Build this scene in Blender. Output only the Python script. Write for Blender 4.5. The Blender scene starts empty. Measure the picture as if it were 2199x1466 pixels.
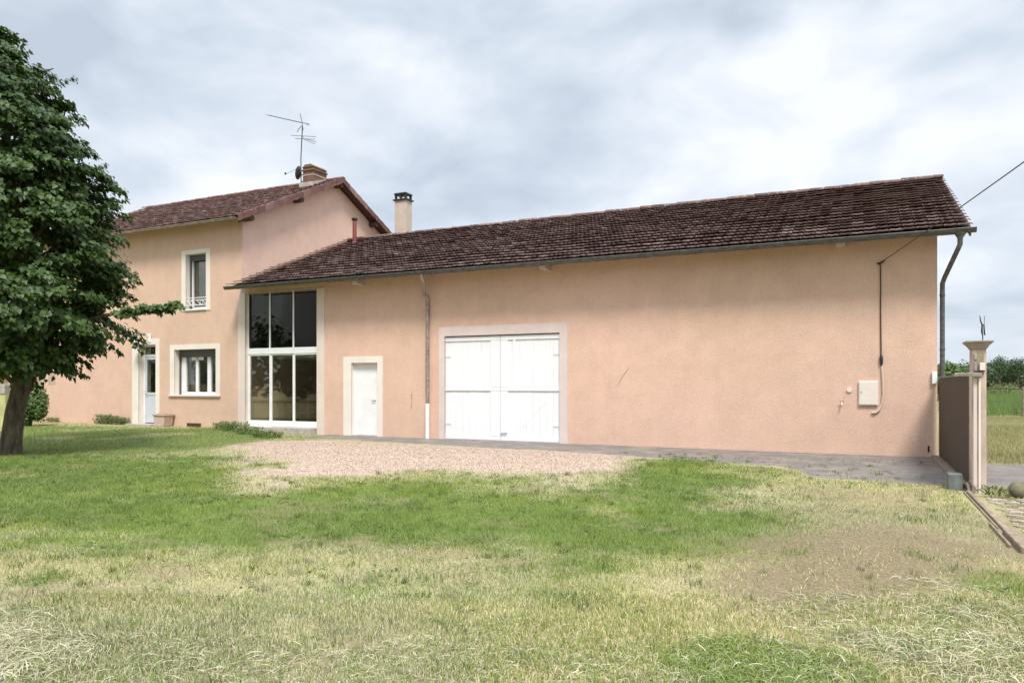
import bpy, math, random
import numpy as np
from mathutils import Vector, noise as mnoise
random.seed(7); rng = np.random.default_rng(7)
R = math.radians; PI = math.pi
scene = bpy.context.scene
COL = scene.collection

# ------------------------------------------------------------------ camera survey
F = 1566.0; HX = 1099.5; HY = 825.0; CH = 1.5; YAW = R(25.7)
SA, CA = math.sin(YAW), math.cos(YAW)
W = 17.1                                  # the facade stands 17.1 m in front of the camera
def ray(px):
    u = (px-HX)/F
    return -SA+CA*u, CA+SA*u
def XD(px, Y=W):                          # world x and depth of a sight line where it meets the plane y = Y
    dx, dy = ray(px); z = Y/dy
    return dx*z, z
def X(px, Y=W): return XD(px, Y)[0]
def Z(px, py, Y=W): return CH+(HY-py)/F*XD(px, Y)[1]
def G(px, py, h=0.0):                     # point on the ground
    z = F*(CH-h)/(py-HY); dx, dy = ray(px)
    return dx*z, dy*z
def P(px, py, z):                         # point at a depth
    dx, dy = ray(px)
    return Vector((dx*z, dy*z, CH+(HY-py)/F*z))

cam_d = bpy.data.cameras.new('camera'); cam = bpy.data.objects.new('camera', cam_d); COL.objects.link(cam)
cam.location = (0, 0, CH); cam.rotation_euler = (R(90), 0, YAW)
cam_d.sensor_width = 36; cam_d.lens = 36*F/2199; cam_d.shift_y = (HY-733)/2199
cam_d.clip_end = 3000; cam_d.clip_start = 0.05
scene.camera = cam

# ------------------------------------------------------------------ materials
def new_mat(name):
    m = bpy.data.materials.new(name); m.use_nodes = True
    nt = m.node_tree; b = nt.nodes['Principled BSDF']
    return m, nt, b
def nd(nt, t, **k):
    n = nt.nodes.new(t)
    for a, v in k.items():
        if a in n.inputs.keys() if hasattr(n.inputs, 'keys') else False: n.inputs[a].default_value = v
        else: setattr(n, a, v)
    return n
def lk(nt, a, b): nt.links.new(a, b)
def noise(nt, vec, scale, detail=4, rough=0.55, dist=0.0):
    n = nt.nodes.new('ShaderNodeTexNoise'); n.inputs['Scale'].default_value = scale
    n.inputs['Detail'].default_value = detail; n.inputs['Roughness'].default_value = rough
    n.inputs['Distortion'].default_value = dist
    if vec is not None: lk(nt, vec, n.inputs['Vector'])
    return n.outputs['Fac']
def ramp(nt, fac, stops):
    n = nt.nodes.new('ShaderNodeValToRGB'); e = n.color_ramp.elements
    while len(e) < len(stops): e.new(0.5)
    for el, (p, c) in zip(e, stops):
        el.position = p; el.color = (*c, 1) if len(c) == 3 else c
    lk(nt, fac, n.inputs['Fac']); return n.outputs['Color']
def g3(v): return (v, v, v)
def mix(nt, fac, a, b, mode='MIX'):
    n = nt.nodes.new('ShaderNodeMix'); n.data_type = 'RGBA'; n.blend_type = mode
    for s, v in ((n.inputs[0], fac), (n.inputs[6], a), (n.inputs[7], b)):
        if hasattr(v, 'node'): lk(nt, v, s)
        elif isinstance(v, (int, float)): s.default_value = v
        else: s.default_value = (*v, 1)
    return n.outputs[2]
def bump(nt, b, h, strength, dist):
    n = nt.nodes.new('ShaderNodeBump'); n.inputs['Strength'].default_value = strength
    n.inputs['Distance'].default_value = dist; lk(nt, h, n.inputs['Height']); lk(nt, n.outputs['Normal'], b.inputs['Normal'])
def pos(nt, scale=None):
    g = nt.nodes.new('ShaderNodeNewGeometry').outputs['Position']
    if scale is None: return g
    m = nt.nodes.new('ShaderNodeVectorMath'); m.operation = 'MULTIPLY'; m.inputs[1].default_value = scale
    lk(nt, g, m.inputs[0]); return m.outputs[0]
def plain(name, c, rough=0.6, var=0.12, scale=4.0, bmp=0.0, bscale=60, metal=0.0, stretch=None, spec=0.5):
    m, nt, b = new_mat(name)
    v = pos(nt, stretch)
    f = noise(nt, v, scale, 5, 0.65)
    c1 = tuple(x*(1-var*1.6) for x in c); c2 = tuple(min(1, x*(1+var)) for x in c)
    lk(nt, ramp(nt, f, [(0.3, c1), (0.7, c2)]), b.inputs['Base Color'])
    b.inputs['Roughness'].default_value = rough; b.inputs['Metallic'].default_value = metal
    b.inputs['Specular IOR Level'].default_value = spec
    if bmp: bump(nt, b, noise(nt, v, bscale, 3), 0.6, bmp)
    return m
def render_mat(name, a, b_, speck=0.5):
    m, nt, b = new_mat(name); v = pos(nt)
    big = noise(nt, v, 0.33, 3, 0.5); med = noise(nt, v, 2.2, 5, 0.65); fine = noise(nt, v, 38, 3, 0.7)
    c = ramp(nt, big, [(0.36, a), (0.62, b_)])
    c = mix(nt, 0.55, c, ramp(nt, med, [(0.3, g3(0.86)), (0.7, g3(1.07))]), 'MULTIPLY')
    streak = noise(nt, pos(nt, (3.5, 3.5, 0.22)), 1.0, 4, 0.6)
    c = mix(nt, 0.2, c, ramp(nt, streak, [(0.35, g3(0.9)), (0.6, g3(1.03))]), 'MULTIPLY')
    damp = noise(nt, pos(nt, (.6, .6, 1.4)), 1.1, 6, 0.7)
    c = mix(nt, ramp(nt, damp, [(0.60, g3(0)), (0.72, g3(0.22))]), c, (0.50, 0.36, 0.27))
    c = mix(nt, speck, c, ramp(nt, fine, [(0.32, g3(0.72)), (0.5, g3(1.0)), (0.72, g3(1.22))]), 'MULTIPLY')
    spots = noise(nt, v, 9, 2, 0.5)
    c = mix(nt, ramp(nt, spots, [(0.74, g3(0)), (0.8, g3(0.5))]), c, (0.78, 0.66, 0.56))
    lk(nt, c, b.inputs['Base Color']); b.inputs['Roughness'].default_value = 0.93
    b.inputs['Specular IOR Level'].default_value = 0.2
    h = mix(nt, 0.5, fine, noise(nt, v, 110, 2, 0.6))
    bump(nt, b, h, 0.9, 0.012)
    return m

M = {}
M['render'] = render_mat('peach_render', (0.675, 0.468, 0.352), (0.72, 0.488, 0.382))
M['gable_render'] = render_mat('pale_peach_render', (0.70, 0.50, 0.405), (0.73, 0.52, 0.44), 0.3)
M['surround'] = plain('cream_surround', (0.70, 0.60, 0.52), 0.85, 0.06, 1.5, 0.003, 70)
M['surround_pale'] = plain('pale_surround', (0.78, 0.71, 0.63), 0.85, 0.05, 1.5, 0.003, 70)
M['surround_grey'] = plain('pinkish_surround', (0.66, 0.555, 0.52), 0.85, 0.06, 1.5, 0.003, 70)
M['white'] = plain('white_frame_paint', (0.82, 0.82, 0.82), 0.35, 0.04, 3)
M['sill'] = plain('pinkish_sill_stone', (0.68, 0.55, 0.54), 0.7, 0.06, 5)
M['dark'] = plain('dark_gap', (0.03, 0.03, 0.03), 0.8)
M['shutter'] = plain('charcoal_roller_shutter', (0.10, 0.10, 0.10), 0.5, 0.1, 5)
M['wood_dark'] = plain('dark_brown_timber', (0.085, 0.042, 0.032), 0.75, 0.25, 3, 0.003, 30, stretch=(1, 6, 6))
M['wood_grey'] = plain('weathered_grey_timber', (0.22, 0.175, 0.145), 0.85, 0.25, 6, 0.004, 30)
M['corbel'] = plain('pale_beam_end', (0.52, 0.45, 0.40), 0.85, 0.15, 8)
M['zinc'] = plain('weathered_zinc', (0.13, 0.125, 0.12), 0.5, 0.3, 6, metal=0.4, stretch=(1, 1, 3))
M['zinc_brown'] = plain('stained_downpipe_metal', (0.36, 0.30, 0.255), 0.45, 0.3, 9, metal=0.4)
M['brick'] = None
M['concrete'] = plain('pale_concrete', (0.42, 0.38, 0.34), 0.9, 0.2, 6, 0.006, 50)
M['teal'] = plain('dark_weathered_concrete', (0.145, 0.165, 0.155), 0.9, 0.25, 7, 0.006, 50)
M['black'] = plain('black_plastic', (0.02, 0.02, 0.02), 0.5)
M['cable'] = plain('dark_cable', (0.045, 0.028, 0.026), 0.6)
M['antenna'] = plain('oxidised_aluminium', (0.10, 0.10, 0.10), 0.45, 0.2, 20, metal=0.6)
M['conduit'] = plain('beige_conduit', (0.62, 0.50, 0.42), 0.6, 0.08, 20)
M['box'] = plain('ivory_plastic', (0.76, 0.68, 0.60), 0.5, 0.04, 6)
M['red_pipe'] = plain('oxide_red_flue', (0.22, 0.045, 0.04), 0.5, 0.2, 12)
M['cement_stack'] = plain('beige_rendered_stack', (0.52, 0.43, 0.36), 0.9, 0.08, 5, 0.004, 60)
M['gate'] = plain('brown_gate_sheet', (0.036, 0.025, 0.015), 0.7, 0.18, 2.5, 0.002, 20, stretch=(1, 1, .4))
M['pillar'] = plain('pink_grey_pillar', (0.56, 0.44, 0.37), 0.9, 0.25, 3.2, 0.007, 45, stretch=(1, 1, .45))
M['pillar_panel'] = plain('olive_beige_panel', (0.33, 0.265, 0.19), 0.9, 0.2, 6, 0.005, 50)
M['pillar_cap'] = plain('grey_cap_stone', (0.36, 0.31, 0.28), 0.9, 0.2, 9, 0.006, 50)
M['rock'] = plain('mossy_stone', (0.19, 0.17, 0.105), 0.95, 0.3, 9, 0.01, 25)
M['soilwood'] = plain('muddy_timber', (0.27, 0.21, 0.15), 0.9, 0.35, 5, 0.006, 30)
M['slab'] = plain('pale_flat_stone', (0.40, 0.345, 0.28), 0.92, 0.25, 14, 0.006, 50)
M['pot'] = plain('beige_terracotta', (0.52, 0.40, 0.33), 0.85, 0.12, 9)
M['vent'] = plain('rusty_vent_grille', (0.17, 0.09, 0.045), 0.7, 0.3, 25)
M['bark'] = plain('dark_bark', (0.105, 0.082, 0.057), 0.95, 0.5, 7, 0.03, 12, stretch=(1.6, 1.6, .45))
M['yellow_wall'] = plain('ochre_garden_wall', (0.50, 0.47, 0.22), 0.9, 0.15, 4, 0.004, 40)
M['curtain'] = plain('grey_net_curtain', (0.32, 0.32, 0.33), 0.9, 0.2, 14, stretch=(6, 6, .4))
M['interior'] = plain('dim_interior_plaster', (0.52, 0.54, 0.50), 0.9, 0.1, 1)
M['room_floor'] = plain('interior_floor', (0.30, 0.27, 0.22), 0.5, 0.1, 3)

# garage door and plank paint
m, nt, b = new_mat('white_plank_paint')
v = pos(nt)
c = ramp(nt, noise(nt, pos(nt, (9, 9, 0.25)), 2.2, 5, 0.7), [(0.3, (0.74, 0.75, 0.76)), (0.5, (0.81, 0.82, 0.83)), (0.75, (0.83, 0.83, 0.84))])
c = mix(nt, ramp(nt, noise(nt, pos(nt, (1, 1, .3)), 5, 6, .8), [(0.64, g3(0)), (0.78, g3(0.35))]), c, (0.52, 0.50, 0.47))
lk(nt, c, b.inputs['Base Color']); b.inputs['Roughness'].default_value = 0.5
M['plank'] = m

# brick
m, nt, b = new_mat('chimney_brick')
tc = pos(nt); sx = nt.nodes.new('ShaderNodeSeparateXYZ'); lk(nt, tc, sx.inputs[0])
ad = nt.nodes.new('ShaderNodeMath'); lk(nt, sx.outputs[0], ad.inputs[0]); lk(nt, sx.outputs[1], ad.inputs[1])
cb = nt.nodes.new('ShaderNodeCombineXYZ'); lk(nt, ad.outputs[0], cb.inputs[0]); lk(nt, sx.outputs[2], cb.inputs[1])
bt = nt.nodes.new('ShaderNodeTexBrick'); lk(nt, cb.outputs[0], bt.inputs['Vector'])
bt.inputs['Scale'].default_value = 1; bt.inputs['Brick Width'].default_value = 0.22; bt.inputs['Row Height'].default_value = 0.07
bt.inputs['Mortar Size'].default_value = 0.008
bt.inputs['Color1'].default_value = (0.19, 0.095, 0.05, 1); bt.inputs['Color2'].default_value = (0.13, 0.06, 0.035, 1); bt.inputs['Mortar'].default_value = (0.17, 0.13, 0.10, 1)
lk(nt, mix(nt, .6, bt.outputs['Color'], ramp(nt, noise(nt, tc, 7, 5, .7), [(.3, g3(.6)), (.7, g3(1.2))]), 'MULTIPLY'), b.inputs['Base Color'])
b.inputs['Roughness'].default_value = 0.9
M['brick'] = m

# tiles: each tile carries its own shade of clay (attribute), highlight painted on front edges, lichen from noise
def tile_mat(name, lo, hi, lichen):
    m, nt, b = new_mat(name); v = pos(nt)
    a = nt.nodes.new('ShaderNodeAttribute'); a.attribute_name = 'shade'
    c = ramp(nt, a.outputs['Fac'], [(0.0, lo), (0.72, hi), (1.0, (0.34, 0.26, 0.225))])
    c = mix(nt, .7, c, ramp(nt, noise(nt, v, 14, 5, .7), [(.3, g3(.6)), (.7, g3(1.25))]), 'MULTIPLY')
    li = ramp(nt, noise(nt, v, 6.5, 6, .75), [(.53, g3(0)), (.66, g3(lichen))])
    c = mix(nt, li, c, (0.36, 0.29, 0.23))
    c = mix(nt, ramp(nt, noise(nt, v, 2.6, 6, .8), [(.61, g3(0)), (.69, g3(.8))]), c, (0.42, 0.37, 0.31))
    c = mix(nt, ramp(nt, noise(nt, v, 0.8, 4, .6), [(.52, g3(0)), (.7, g3(.35))]), c, (0.20, 0.16, 0.15))
    lk(nt, c, b.inputs['Base Color']); b.inputs['Roughness'].default_value = 0.62
    bump(nt, b, noise(nt, v, 60, 3), .5, .004)
    return m
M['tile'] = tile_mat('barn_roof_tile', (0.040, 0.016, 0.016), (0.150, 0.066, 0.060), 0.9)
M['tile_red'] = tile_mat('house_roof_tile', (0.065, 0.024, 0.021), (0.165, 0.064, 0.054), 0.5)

# window glass: thin pane, mirror reflection over see-through
def glass(name, tint, refl=1.0):
    m, nt, b = new_mat(name); nt.nodes.remove(b)
    out = nt.nodes['Material Output']
    tr = nt.nodes.new('ShaderNodeBsdfTransparent'); tr.inputs[0].default_value = (*tint, 1)
    gl = nt.nodes.new('ShaderNodeBsdfGlossy'); gl.inputs['Roughness'].default_value = 0.02; gl.inputs['Color'].default_value = (.85, .84, .80, 1)
    fr = nt.nodes.new('ShaderNodeFresnel'); fr.inputs['IOR'].default_value = 1.45
    mu = nt.nodes.new('ShaderNodeMath'); mu.operation = 'MULTIPLY'; mu.inputs[1].default_value = refl; lk(nt, fr.outputs[0], mu.inputs[0])
    mx = nt.nodes.new('ShaderNodeMixShader'); lk(nt, mu.outputs[0], mx.inputs[0]); lk(nt, tr.outputs[0], mx.inputs[1]); lk(nt, gl.outputs[0], mx.inputs[2])
    lk(nt, mx.outputs[0], out.inputs['Surface'])
    return m
M['glass'] = glass('window_glass', (.86, .86, .82), 0.42)
M['glass_dark'] = glass('tinted_glass', (.40, .41, .39), 0.34)
m, nt, b = new_mat('frosted_lamp_glass'); b.inputs['Base Color'].default_value = (.75, .73, .68, 1); b.inputs['Roughness'].default_value = .3
M['lampglass'] = m

def leaf_mat(name, a, b_, trans=0.25, attr='Col'):
    m, nt, b = new_mat(name)
    at = nt.nodes.new('ShaderNodeAttribute'); at.attribute_name = attr
    c = ramp(nt, at.outputs['Fac'], [(0, a), (1, b_)])
    lk(nt, c, b.inputs['Base Color']); b.inputs['Roughness'].default_value = .5; b.inputs['Specular IOR Level'].default_value = .35
    tl = nt.nodes.new('ShaderNodeBsdfTranslucent'); lk(nt, mix(nt, .5, c, (0.25, .45, .05)), tl.inputs['Color'])
    mx = nt.nodes.new('ShaderNodeMixShader'); mx.inputs[0].default_value = trans
    lk(nt, b.outputs[0], mx.inputs[1]); lk(nt, tl.outputs[0], mx.inputs[2]); lk(nt, mx.outputs[0], nt.nodes['Material Output'].inputs['Surface'])
    return m
M['leaf'] = leaf_mat('broad_leaf', (0.009, 0.030, 0.008), (0.076, 0.128, 0.024), .13)
M['hedge_leaf'] = leaf_mat('hedge_leaf', (0.055, 0.10, 0.03), (0.13, 0.19, 0.06), .25)
M['far_leaf'] = leaf_mat('far_wood_leaf', (0.045, 0.075, 0.045), (0.095, 0.13, 0.075), .15)
M['weed_leaf'] = leaf_mat('weed_leaf', (0.07, 0.11, 0.03), (0.20, 0.24, 0.09), .2)
m, nt, b = new_mat('grass_blade')
at = nt.nodes.new('ShaderNodeAttribute'); at.attribute_name = 'Col'
lk(nt, at.outputs['Color'], b.inputs['Base Color']); b.inputs['Roughness'].default_value = .7; b.inputs['Specular IOR Level'].default_value = .2
tl = nt.nodes.new('ShaderNodeBsdfTranslucent'); lk(nt, at.outputs['Color'], tl.inputs['Color'])
mx = nt.nodes.new('ShaderNodeMixShader'); mx.inputs[0].default_value = .3
lk(nt, b.outputs[0], mx.inputs[1]); lk(nt, tl.outputs[0], mx.inputs[2]); lk(nt, mx.outputs[0], nt.nodes['Material Output'].inputs['Surface'])
M['grass'] = m

# ------------------------------------------------------------------ mesh building
class MB:
    def __init__(s): s.v = []; s.f = []; s.sh = []
    def quad(s, a, b, c, d):
        n = len(s.v); s.v += [tuple(a), tuple(b), tuple(c), tuple(d)]; s.f.append((n, n+1, n+2, n+3))
    def box(s, x0, x1, y0, y1, z0, z1):
        n = len(s.v)
        s.v += [(x0,y0,z0),(x1,y0,z0),(x1,y1,z0),(x0,y1,z0),(x0,y0,z1),(x1,y0,z1),(x1,y1,z1),(x0,y1,z1)]
        s.f += [(n,n+3,n+2,n+1),(n+4,n+5,n+6,n+7),(n,n+1,n+5,n+4),(n+1,n+2,n+6,n+5),(n+2,n+3,n+7,n+6),(n+3,n,n+4,n+7)]
        return s
    def prism(s, poly, axis, a, b):      # poly of 2D points extruded along an axis
        n = len(s.v); k = len(poly)
        for t in (a, b):
            for p, q in poly:
                s.v.append({'x': (t, p, q), 'y': (p, t, q), 'z': (p, q, t)}[axis])
        s.f.append(tuple(range(n+k-1, n-1, -1))); s.f.append(tuple(range(n+k, n+2*k)))
        for i in range(k):
            j = (i+1) % k; s.f.append((n+i, n+j, n+k+j, n+k+i))
        return s
    def tube(s, pts, r, seg=10, cap=True):
        pts = [Vector(p) for p in pts]; rs = r if isinstance(r, (list, tuple)) else [r]*len(pts)
        n = len(s.v); ref = None
        for i, p in enumerate(pts):
            d = (pts[min(i+1, len(pts)-1)]-pts[max(i-1, 0)]).normalized()
            if ref is None:
                ref = Vector((0, 0, 1)) if abs(d.z) < .9 else Vector((1, 0, 0))
                ref = (ref-d*ref.dot(d)).normalized()
            else: ref = (ref-d*ref.dot(d)).normalized()
            bi = d.cross(ref)
            for k in range(seg):
                a = 2*PI*k/seg; s.v.append(tuple(p+(ref*math.cos(a)+bi*math.sin(a))*rs[i]))
        for i in range(len(pts)-1):
            for k in range(seg):
                k2 = (k+1) % seg; s.f.append((n+i*seg+k, n+i*seg+k2, n+(i+1)*seg+k2, n+(i+1)*seg+k))
        if cap:
            s.f.append(tuple(n+k for k in range(seg-1, -1, -1))); s.f.append(tuple(n+(len(pts)-1)*seg+k for k in range(seg)))
        return s
    def lathe(s, c, prof, seg=20):
        n = len(s.v)
        for r, z in prof:
            for k in range(seg):
                a = 2*PI*k/seg; s.v.append((c[0]+r*math.cos(a), c[1]+r*math.sin(a), c[2]+z))
        for i in range(len(prof)-1):
            for k in range(seg):
                k2 = (k+1) % seg; s.f.append((n+i*seg+k, n+i*seg+k2, n+(i+1)*seg+k2, n+(i+1)*seg+k))
        s.f.append(tuple(n+k for k in range(seg-1, -1, -1))); s.f.append(tuple(n+(len(prof)-1)*seg+k for k in range(seg)))
        return s
    def build(s, name, m, parent=None, smooth=False, bevel=0, shade=None):
        me = bpy.data.meshes.new(name); me.from_pydata(s.v, [], s.f); me.update()
        me.materials.append(m)
        o = bpy.data.objects.new(name, me); COL.objects.link(o)
        if smooth:
            me.polygons.foreach_set('use_smooth', [True]*len(me.polygons))
            try: me.set_sharp_from_angle(angle=R(40))
            except Exception: pass
        if bevel:
            bm = o.modifiers.new('bevel', 'BEVEL'); bm.width = bevel; bm.segments = 2; bm.limit_method = 'ANGLE'
        if parent:
            o.parent = parent
            o.matrix_parent_inverse = parent.matrix_basis.inverted() if parent.type == 'EMPTY' else parent.matrix_parent_inverse.copy().inverted()@parent.matrix_parent_inverse
        return o
def box(name, m, parent, x0, x1, y0, y1, z0, z1, bevel=0.003):
    return MB().box(min(x0,x1), max(x0,x1), min(y0,y1), max(y0,y1), min(z0,z1), max(z0,z1)).build(name, m, parent, bevel=bevel)
def thing(name, label, cat, loc, group=None):
    o = bpy.data.objects.new(name, None); COL.objects.link(o); o.location = loc
    o.empty_display_size = .2; o['label'] = label; o['category'] = cat
    if group: o['group'] = group
    return o
def tag(o, label=None, cat=None, group=None, kind=None):
    if label: o['label'] = label
    if cat: o['category'] = cat
    if group: o['group'] = group
    if kind: o['kind'] = kind
    return o
def np_mesh(name, verts, tris, mat, col=None, colname='Col'):
    me = bpy.data.meshes.new(name)
    me.vertices.add(len(verts)); me.vertices.foreach_set('co', np.ascontiguousarray(verts, np.float32).ravel())
    k = tris.shape[1]; me.loops.add(tris.size); me.loops.foreach_set('vertex_index', np.ascontiguousarray(tris, np.int32).ravel())
    me.polygons.add(len(tris)); me.polygons.foreach_set('loop_start', np.arange(0, tris.size, k, dtype=np.int32))
    me.update(calc_edges=True); me.validate()
    if col is not None:
        a = me.color_attributes.new(colname, 'FLOAT_COLOR', 'POINT')
        if col.ndim == 1: col = np.repeat(col[:, None], 3, 1)
        a.data.foreach_set('color', np.hstack([col, np.ones((len(col), 1))]).astype(np.float32).ravel())
    me.materials.append(mat)
    o = bpy.data.objects.new(name, me); COL.objects.link(o); return o

# ------------------------------------------------------------------ world and light
SUN = Vector((0.50, -0.72, 1.32)).normalized()
w = bpy.data.worlds.new('World'); scene.world = w; w.use_nodes = True
nt = w.node_tree; bg = nt.nodes['Background']; bg.inputs['Strength'].default_value = 0.1
sky = nt.nodes.new('ShaderNodeTexSky'); sky.sky_type = 'NISHITA'; sky.sun_disc = False
sky.sun_elevation = math.asin(SUN.z); sky.sun_rotation = math.atan2(SUN.x, SUN.y)
tc = nt.nodes.new('ShaderNodeTexCoord').outputs['Generated']
sx = nt.nodes.new('ShaderNodeSeparateXYZ'); lk(nt, tc, sx.inputs[0])
def mth(op, a, b=None, clamp=False):
    n = nt.nodes.new('ShaderNodeMath'); n.operation = op; n.use_clamp = clamp
    for i, v in enumerate((a, b)):
        if v is None: continue
        if hasattr(v, 'node'): lk(nt, v, n.inputs[i])
        else: n.inputs[i].default_value = v
    return n.outputs[0]
zz = mth('ADD', mth('MAXIMUM', sx.outputs[2], 0.0), 0.34)
cb = nt.nodes.new('ShaderNodeCombineXYZ')
lk(nt, sx.outputs[0], cb.inputs[0]); lk(nt, sx.outputs[1], cb.inputs[1]); lk(nt, mth('MULTIPLY', mth('POWER', mth('MAXIMUM', sx.outputs[2], 0.0), 0.8), 1.9), cb.inputs[2])
pv = cb.outputs[0]
n1 = noise(nt, pv, 2.1, 2, 0.45, 0.2); n2 = noise(nt, pv, 5.0, 4, 0.5, 0.35); n3 = noise(nt, pv, 13.0, 3, 0.5, 0.2)
s_ = mth('ADD', mth('ADD', mth('MULTIPLY', n1, 0.45), mth('MULTIPLY', n2, 0.43)), mth('MULTIPLY', n3, 0.12))
cl = ramp(nt, s_, [(0.38, (4.9, 5.55, 6.4)), (0.45, (5.85, 6.55, 7.45)), (0.51, (6.9, 7.45, 8.2)), (0.60, (8.6, 8.85, 9.2))])
# ramp colours are clamped to 1 in places: scale afterwards
for e in nt.nodes:
    if e.type == 'VALTORGB':
        for el in e.color_ramp.elements: el.color = (el.color[0]/10, el.color[1]/10, el.color[2]/10, 1)
cl = mix(nt, 1.0, cl, (10, 10, 10), 'MULTIPLY')
# thin overcast grows brighter towards the zenith
up = mth('MULTIPLY', mth('SUBTRACT', sx.outputs[2], 0.48), 1.9, True)
gain = mth('ADD', mth('MULTIPLY', up, 1.7), 1.0)
cbg = nt.nodes.new('ShaderNodeCombineXYZ'); [lk(nt, gain, cbg.inputs[i]) for i in range(3)]
cl = mix(nt, 1.0, cl, cbg.outputs[0], 'MULTIPLY')
fin = mix(nt, 0.93, sky.outputs[0], cl)
lk(nt, fin, bg.inputs['Color'])
sd = bpy.data.lights.new('sun', 'SUN'); sd.energy = 3.4; sd.angle = R(15); sd.color = (1, .965, .91)
so = bpy.data.objects.new('sun', sd); COL.objects.link(so); so.rotation_euler = SUN.to_track_quat('Z', 'Y').to_euler()
scene.view_settings.view_transform = 'Standard'; scene.view_settings.look = 'None'; scene.view_settings.exposure = 0.27; scene.view_settings.gamma = 1

# ------------------------------------------------------------------ terrain
def sstep(a, b, x):
    t = np.clip((x-a)/(b-a), 0, 1); return t*t*(3-2*t)
def vnoise(x, y, s, seed=0):
    x = np.asarray(x, float)/s+seed*17.3; y = np.asarray(y, float)/s+seed*9.1
    xi = np.floor(x); yi = np.floor(y); fx = x-xi; fy = y-yi
    fx = fx*fx*(3-2*fx); fy = fy*fy*(3-2*fy)
    def h(a, b):
        n = np.sin(a*127.1+b*311.7+seed*74.7)*43758.5453; return n-np.floor(n)
    return (h(xi, yi)*(1-fx)+h(xi+1, yi)*fx)*(1-fy)+(h(xi, yi+1)*(1-fx)+h(xi+1, yi+1)*fx)*fy
def fbm(x, y, s, seed=0): return .5*vnoise(x, y, s, seed)+.3*vnoise(x, y, s/2.3, seed+1)+.2*vnoise(x, y, s/5.1, seed+2)
def gh(x, y):
    x = np.asarray(x, float); y = np.asarray(y, float)
    base = .10*(1-sstep(-18.3, -14.5, x))*sstep(9, 14, y)
    near = 1-sstep(12.5, 15.5, y)
    near = near*(1-sstep(0.2, 1.0, x))
    return base+near*(.06*(fbm(x, y, 3.1, 3)-.5))
def H(x, y): return float(gh(x, y))

def sdist(x, y, poly):                    # signed distance, positive inside
    n = len(poly); d = np.full(x.shape, 1e9); ins = np.zeros(x.shape, bool)
    for i in range(n):
        ax, ay = poly[i]; bx, by = poly[(i+1) % n]
        ex, ey = bx-ax, by-ay; t = np.clip(((x-ax)*ex+(y-ay)*ey)/(ex*ex+ey*ey), 0, 1)
        d = np.minimum(d, np.hypot(x-ax-t*ex, y-ay-t*ey))
        c = ((ay > y) != (by > y)) & (x < (bx-ax)*(y-ay)/(by-ay+1e-12)+ax); ins ^= c
    return np.where(ins, d, -d)
def gp(pts): return [G(a, b) for a, b in pts]
GRAVEL = gp([(470,958),(560,945),(700,943),(960,950),(1400,975),(1385,1010),(1270,1046),(1160,1054),(1135,1024),(930,1020),(720,1034),(600,1068),(500,1058)])
SOIL = gp([(1700,1150),(1860,1122),(2090,1120),(2170,1160),(2230,1230),(2120,1290),(1850,1300),(1640,1300),(1600,1230)])
SOIL2 = gp([(1640,1040),(1800,1045),(2060,1060),(2260,1200),(2300,1120),(2130,1060),(2100,1140),(1700,1150)])
RIGHT = [(1.45, 7), (1.45, 12.6), (9, 14.5), (9, 5.5), (2.0, 5.5)]
GREEN = gp([(-400,935),(-100,918),(300,925),(520,925),(640,938),(560,950),(480,965),(500,1060),(700,1040),(930,1025),(1130,1028),(1170,1056),(1300,1046),(1370,985),(1520,985),(1560,1010),(1550,1090),(1690,1120),(1650,1175),(1250,1190),(1150,1175),(860,1165),(600,1180),(300,1170),(0,1150),(-400,1140)])
def zones(x, y):
    n = fbm(x, y, 1.3, 11)-.5; n2 = fbm(x, y, .45, 21)-.5
    wob = n*1.1+n2*.55
    green = sstep(-.9, .7, sdist(x, y, GREEN)+wob*1.6)
    gravel = sstep(-.5, .9, sdist(x, y, GRAVEL)-.25+wob*1.7)
    soil = np.maximum(sstep(-.9, .5, sdist(x, y, SOIL)+wob*1.3)*.92, sstep(-.3, .6, sdist(x, y, SOIL2)+wob*1.2)*.55)
    spots = sstep(.66, .76, fbm(x, y, .8, 81)+.12*n2)*(1-sstep(9, 11, y)); soil = np.maximum(soil, spots*.55)
    right = sstep(-.1, .3, sdist(x, y, RIGHT)+n2*.5)
    soil = np.maximum(soil, right)
    # scattered green and straw blotches in the dry foreground
    blot = sstep(.46, .72, fbm(x, y, 1.7, 31)+.12*n2)
    green = np.maximum(green, .16+blot*.30*(1-sstep(-3, 1.5, x)))
    for px, py, r in ((1600,1440,.5),(1250,1200,.6),(60,1250,.45),(1750,1450,.3),(2150,1250,.3)):
        cx, cy = G(px, py); green = np.maximum(green, .8*(1-sstep(r*.3, r*1.2, np.hypot(x-cx, y-cy)+wob*.6)))
    worn = sstep(.60, .72, fbm(x, y, 2.1, 41)+.1*n2)
    green = green*(1-.45*worn)
    far = sstep(16, 19, y)
    green = np.maximum(green, far*.6)
    return green, gravel, soil
def axis_pts(lo, hi, step, far, gr=1.22):
    a = list(np.arange(lo, hi+1e-6, step)); d = step
    v = a[-1]
    while v < far: d *= gr; v += d; a.append(v)
    d = step; v = a[0]
    while v > -far: d *= gr; v -= d; a.insert(0, v)
    return np.array(a)
gx = axis_pts(-24, 7, .09, 900); gy = axis_pts(1.5, 18, .09, 900)
XX, YY = np.meshgrid(gx, gy); xf, yf = XX.ravel(), YY.ravel()
vz = gh(xf, yf); nx_, ny_ = len(gx), len(gy)
idx = np.arange(nx_*ny_).reshape(ny_, nx_)
quads = np.stack([idx[:-1,:-1].ravel(), idx[:-1,1:].ravel(), idx[1:,1:].ravel(), idx[1:,:-1].ravel()], 1)
g_, gr_, so_ = zones(xf, yf)
m, nt, b = new_mat('meadow_ground'); v = pos(nt)
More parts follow.
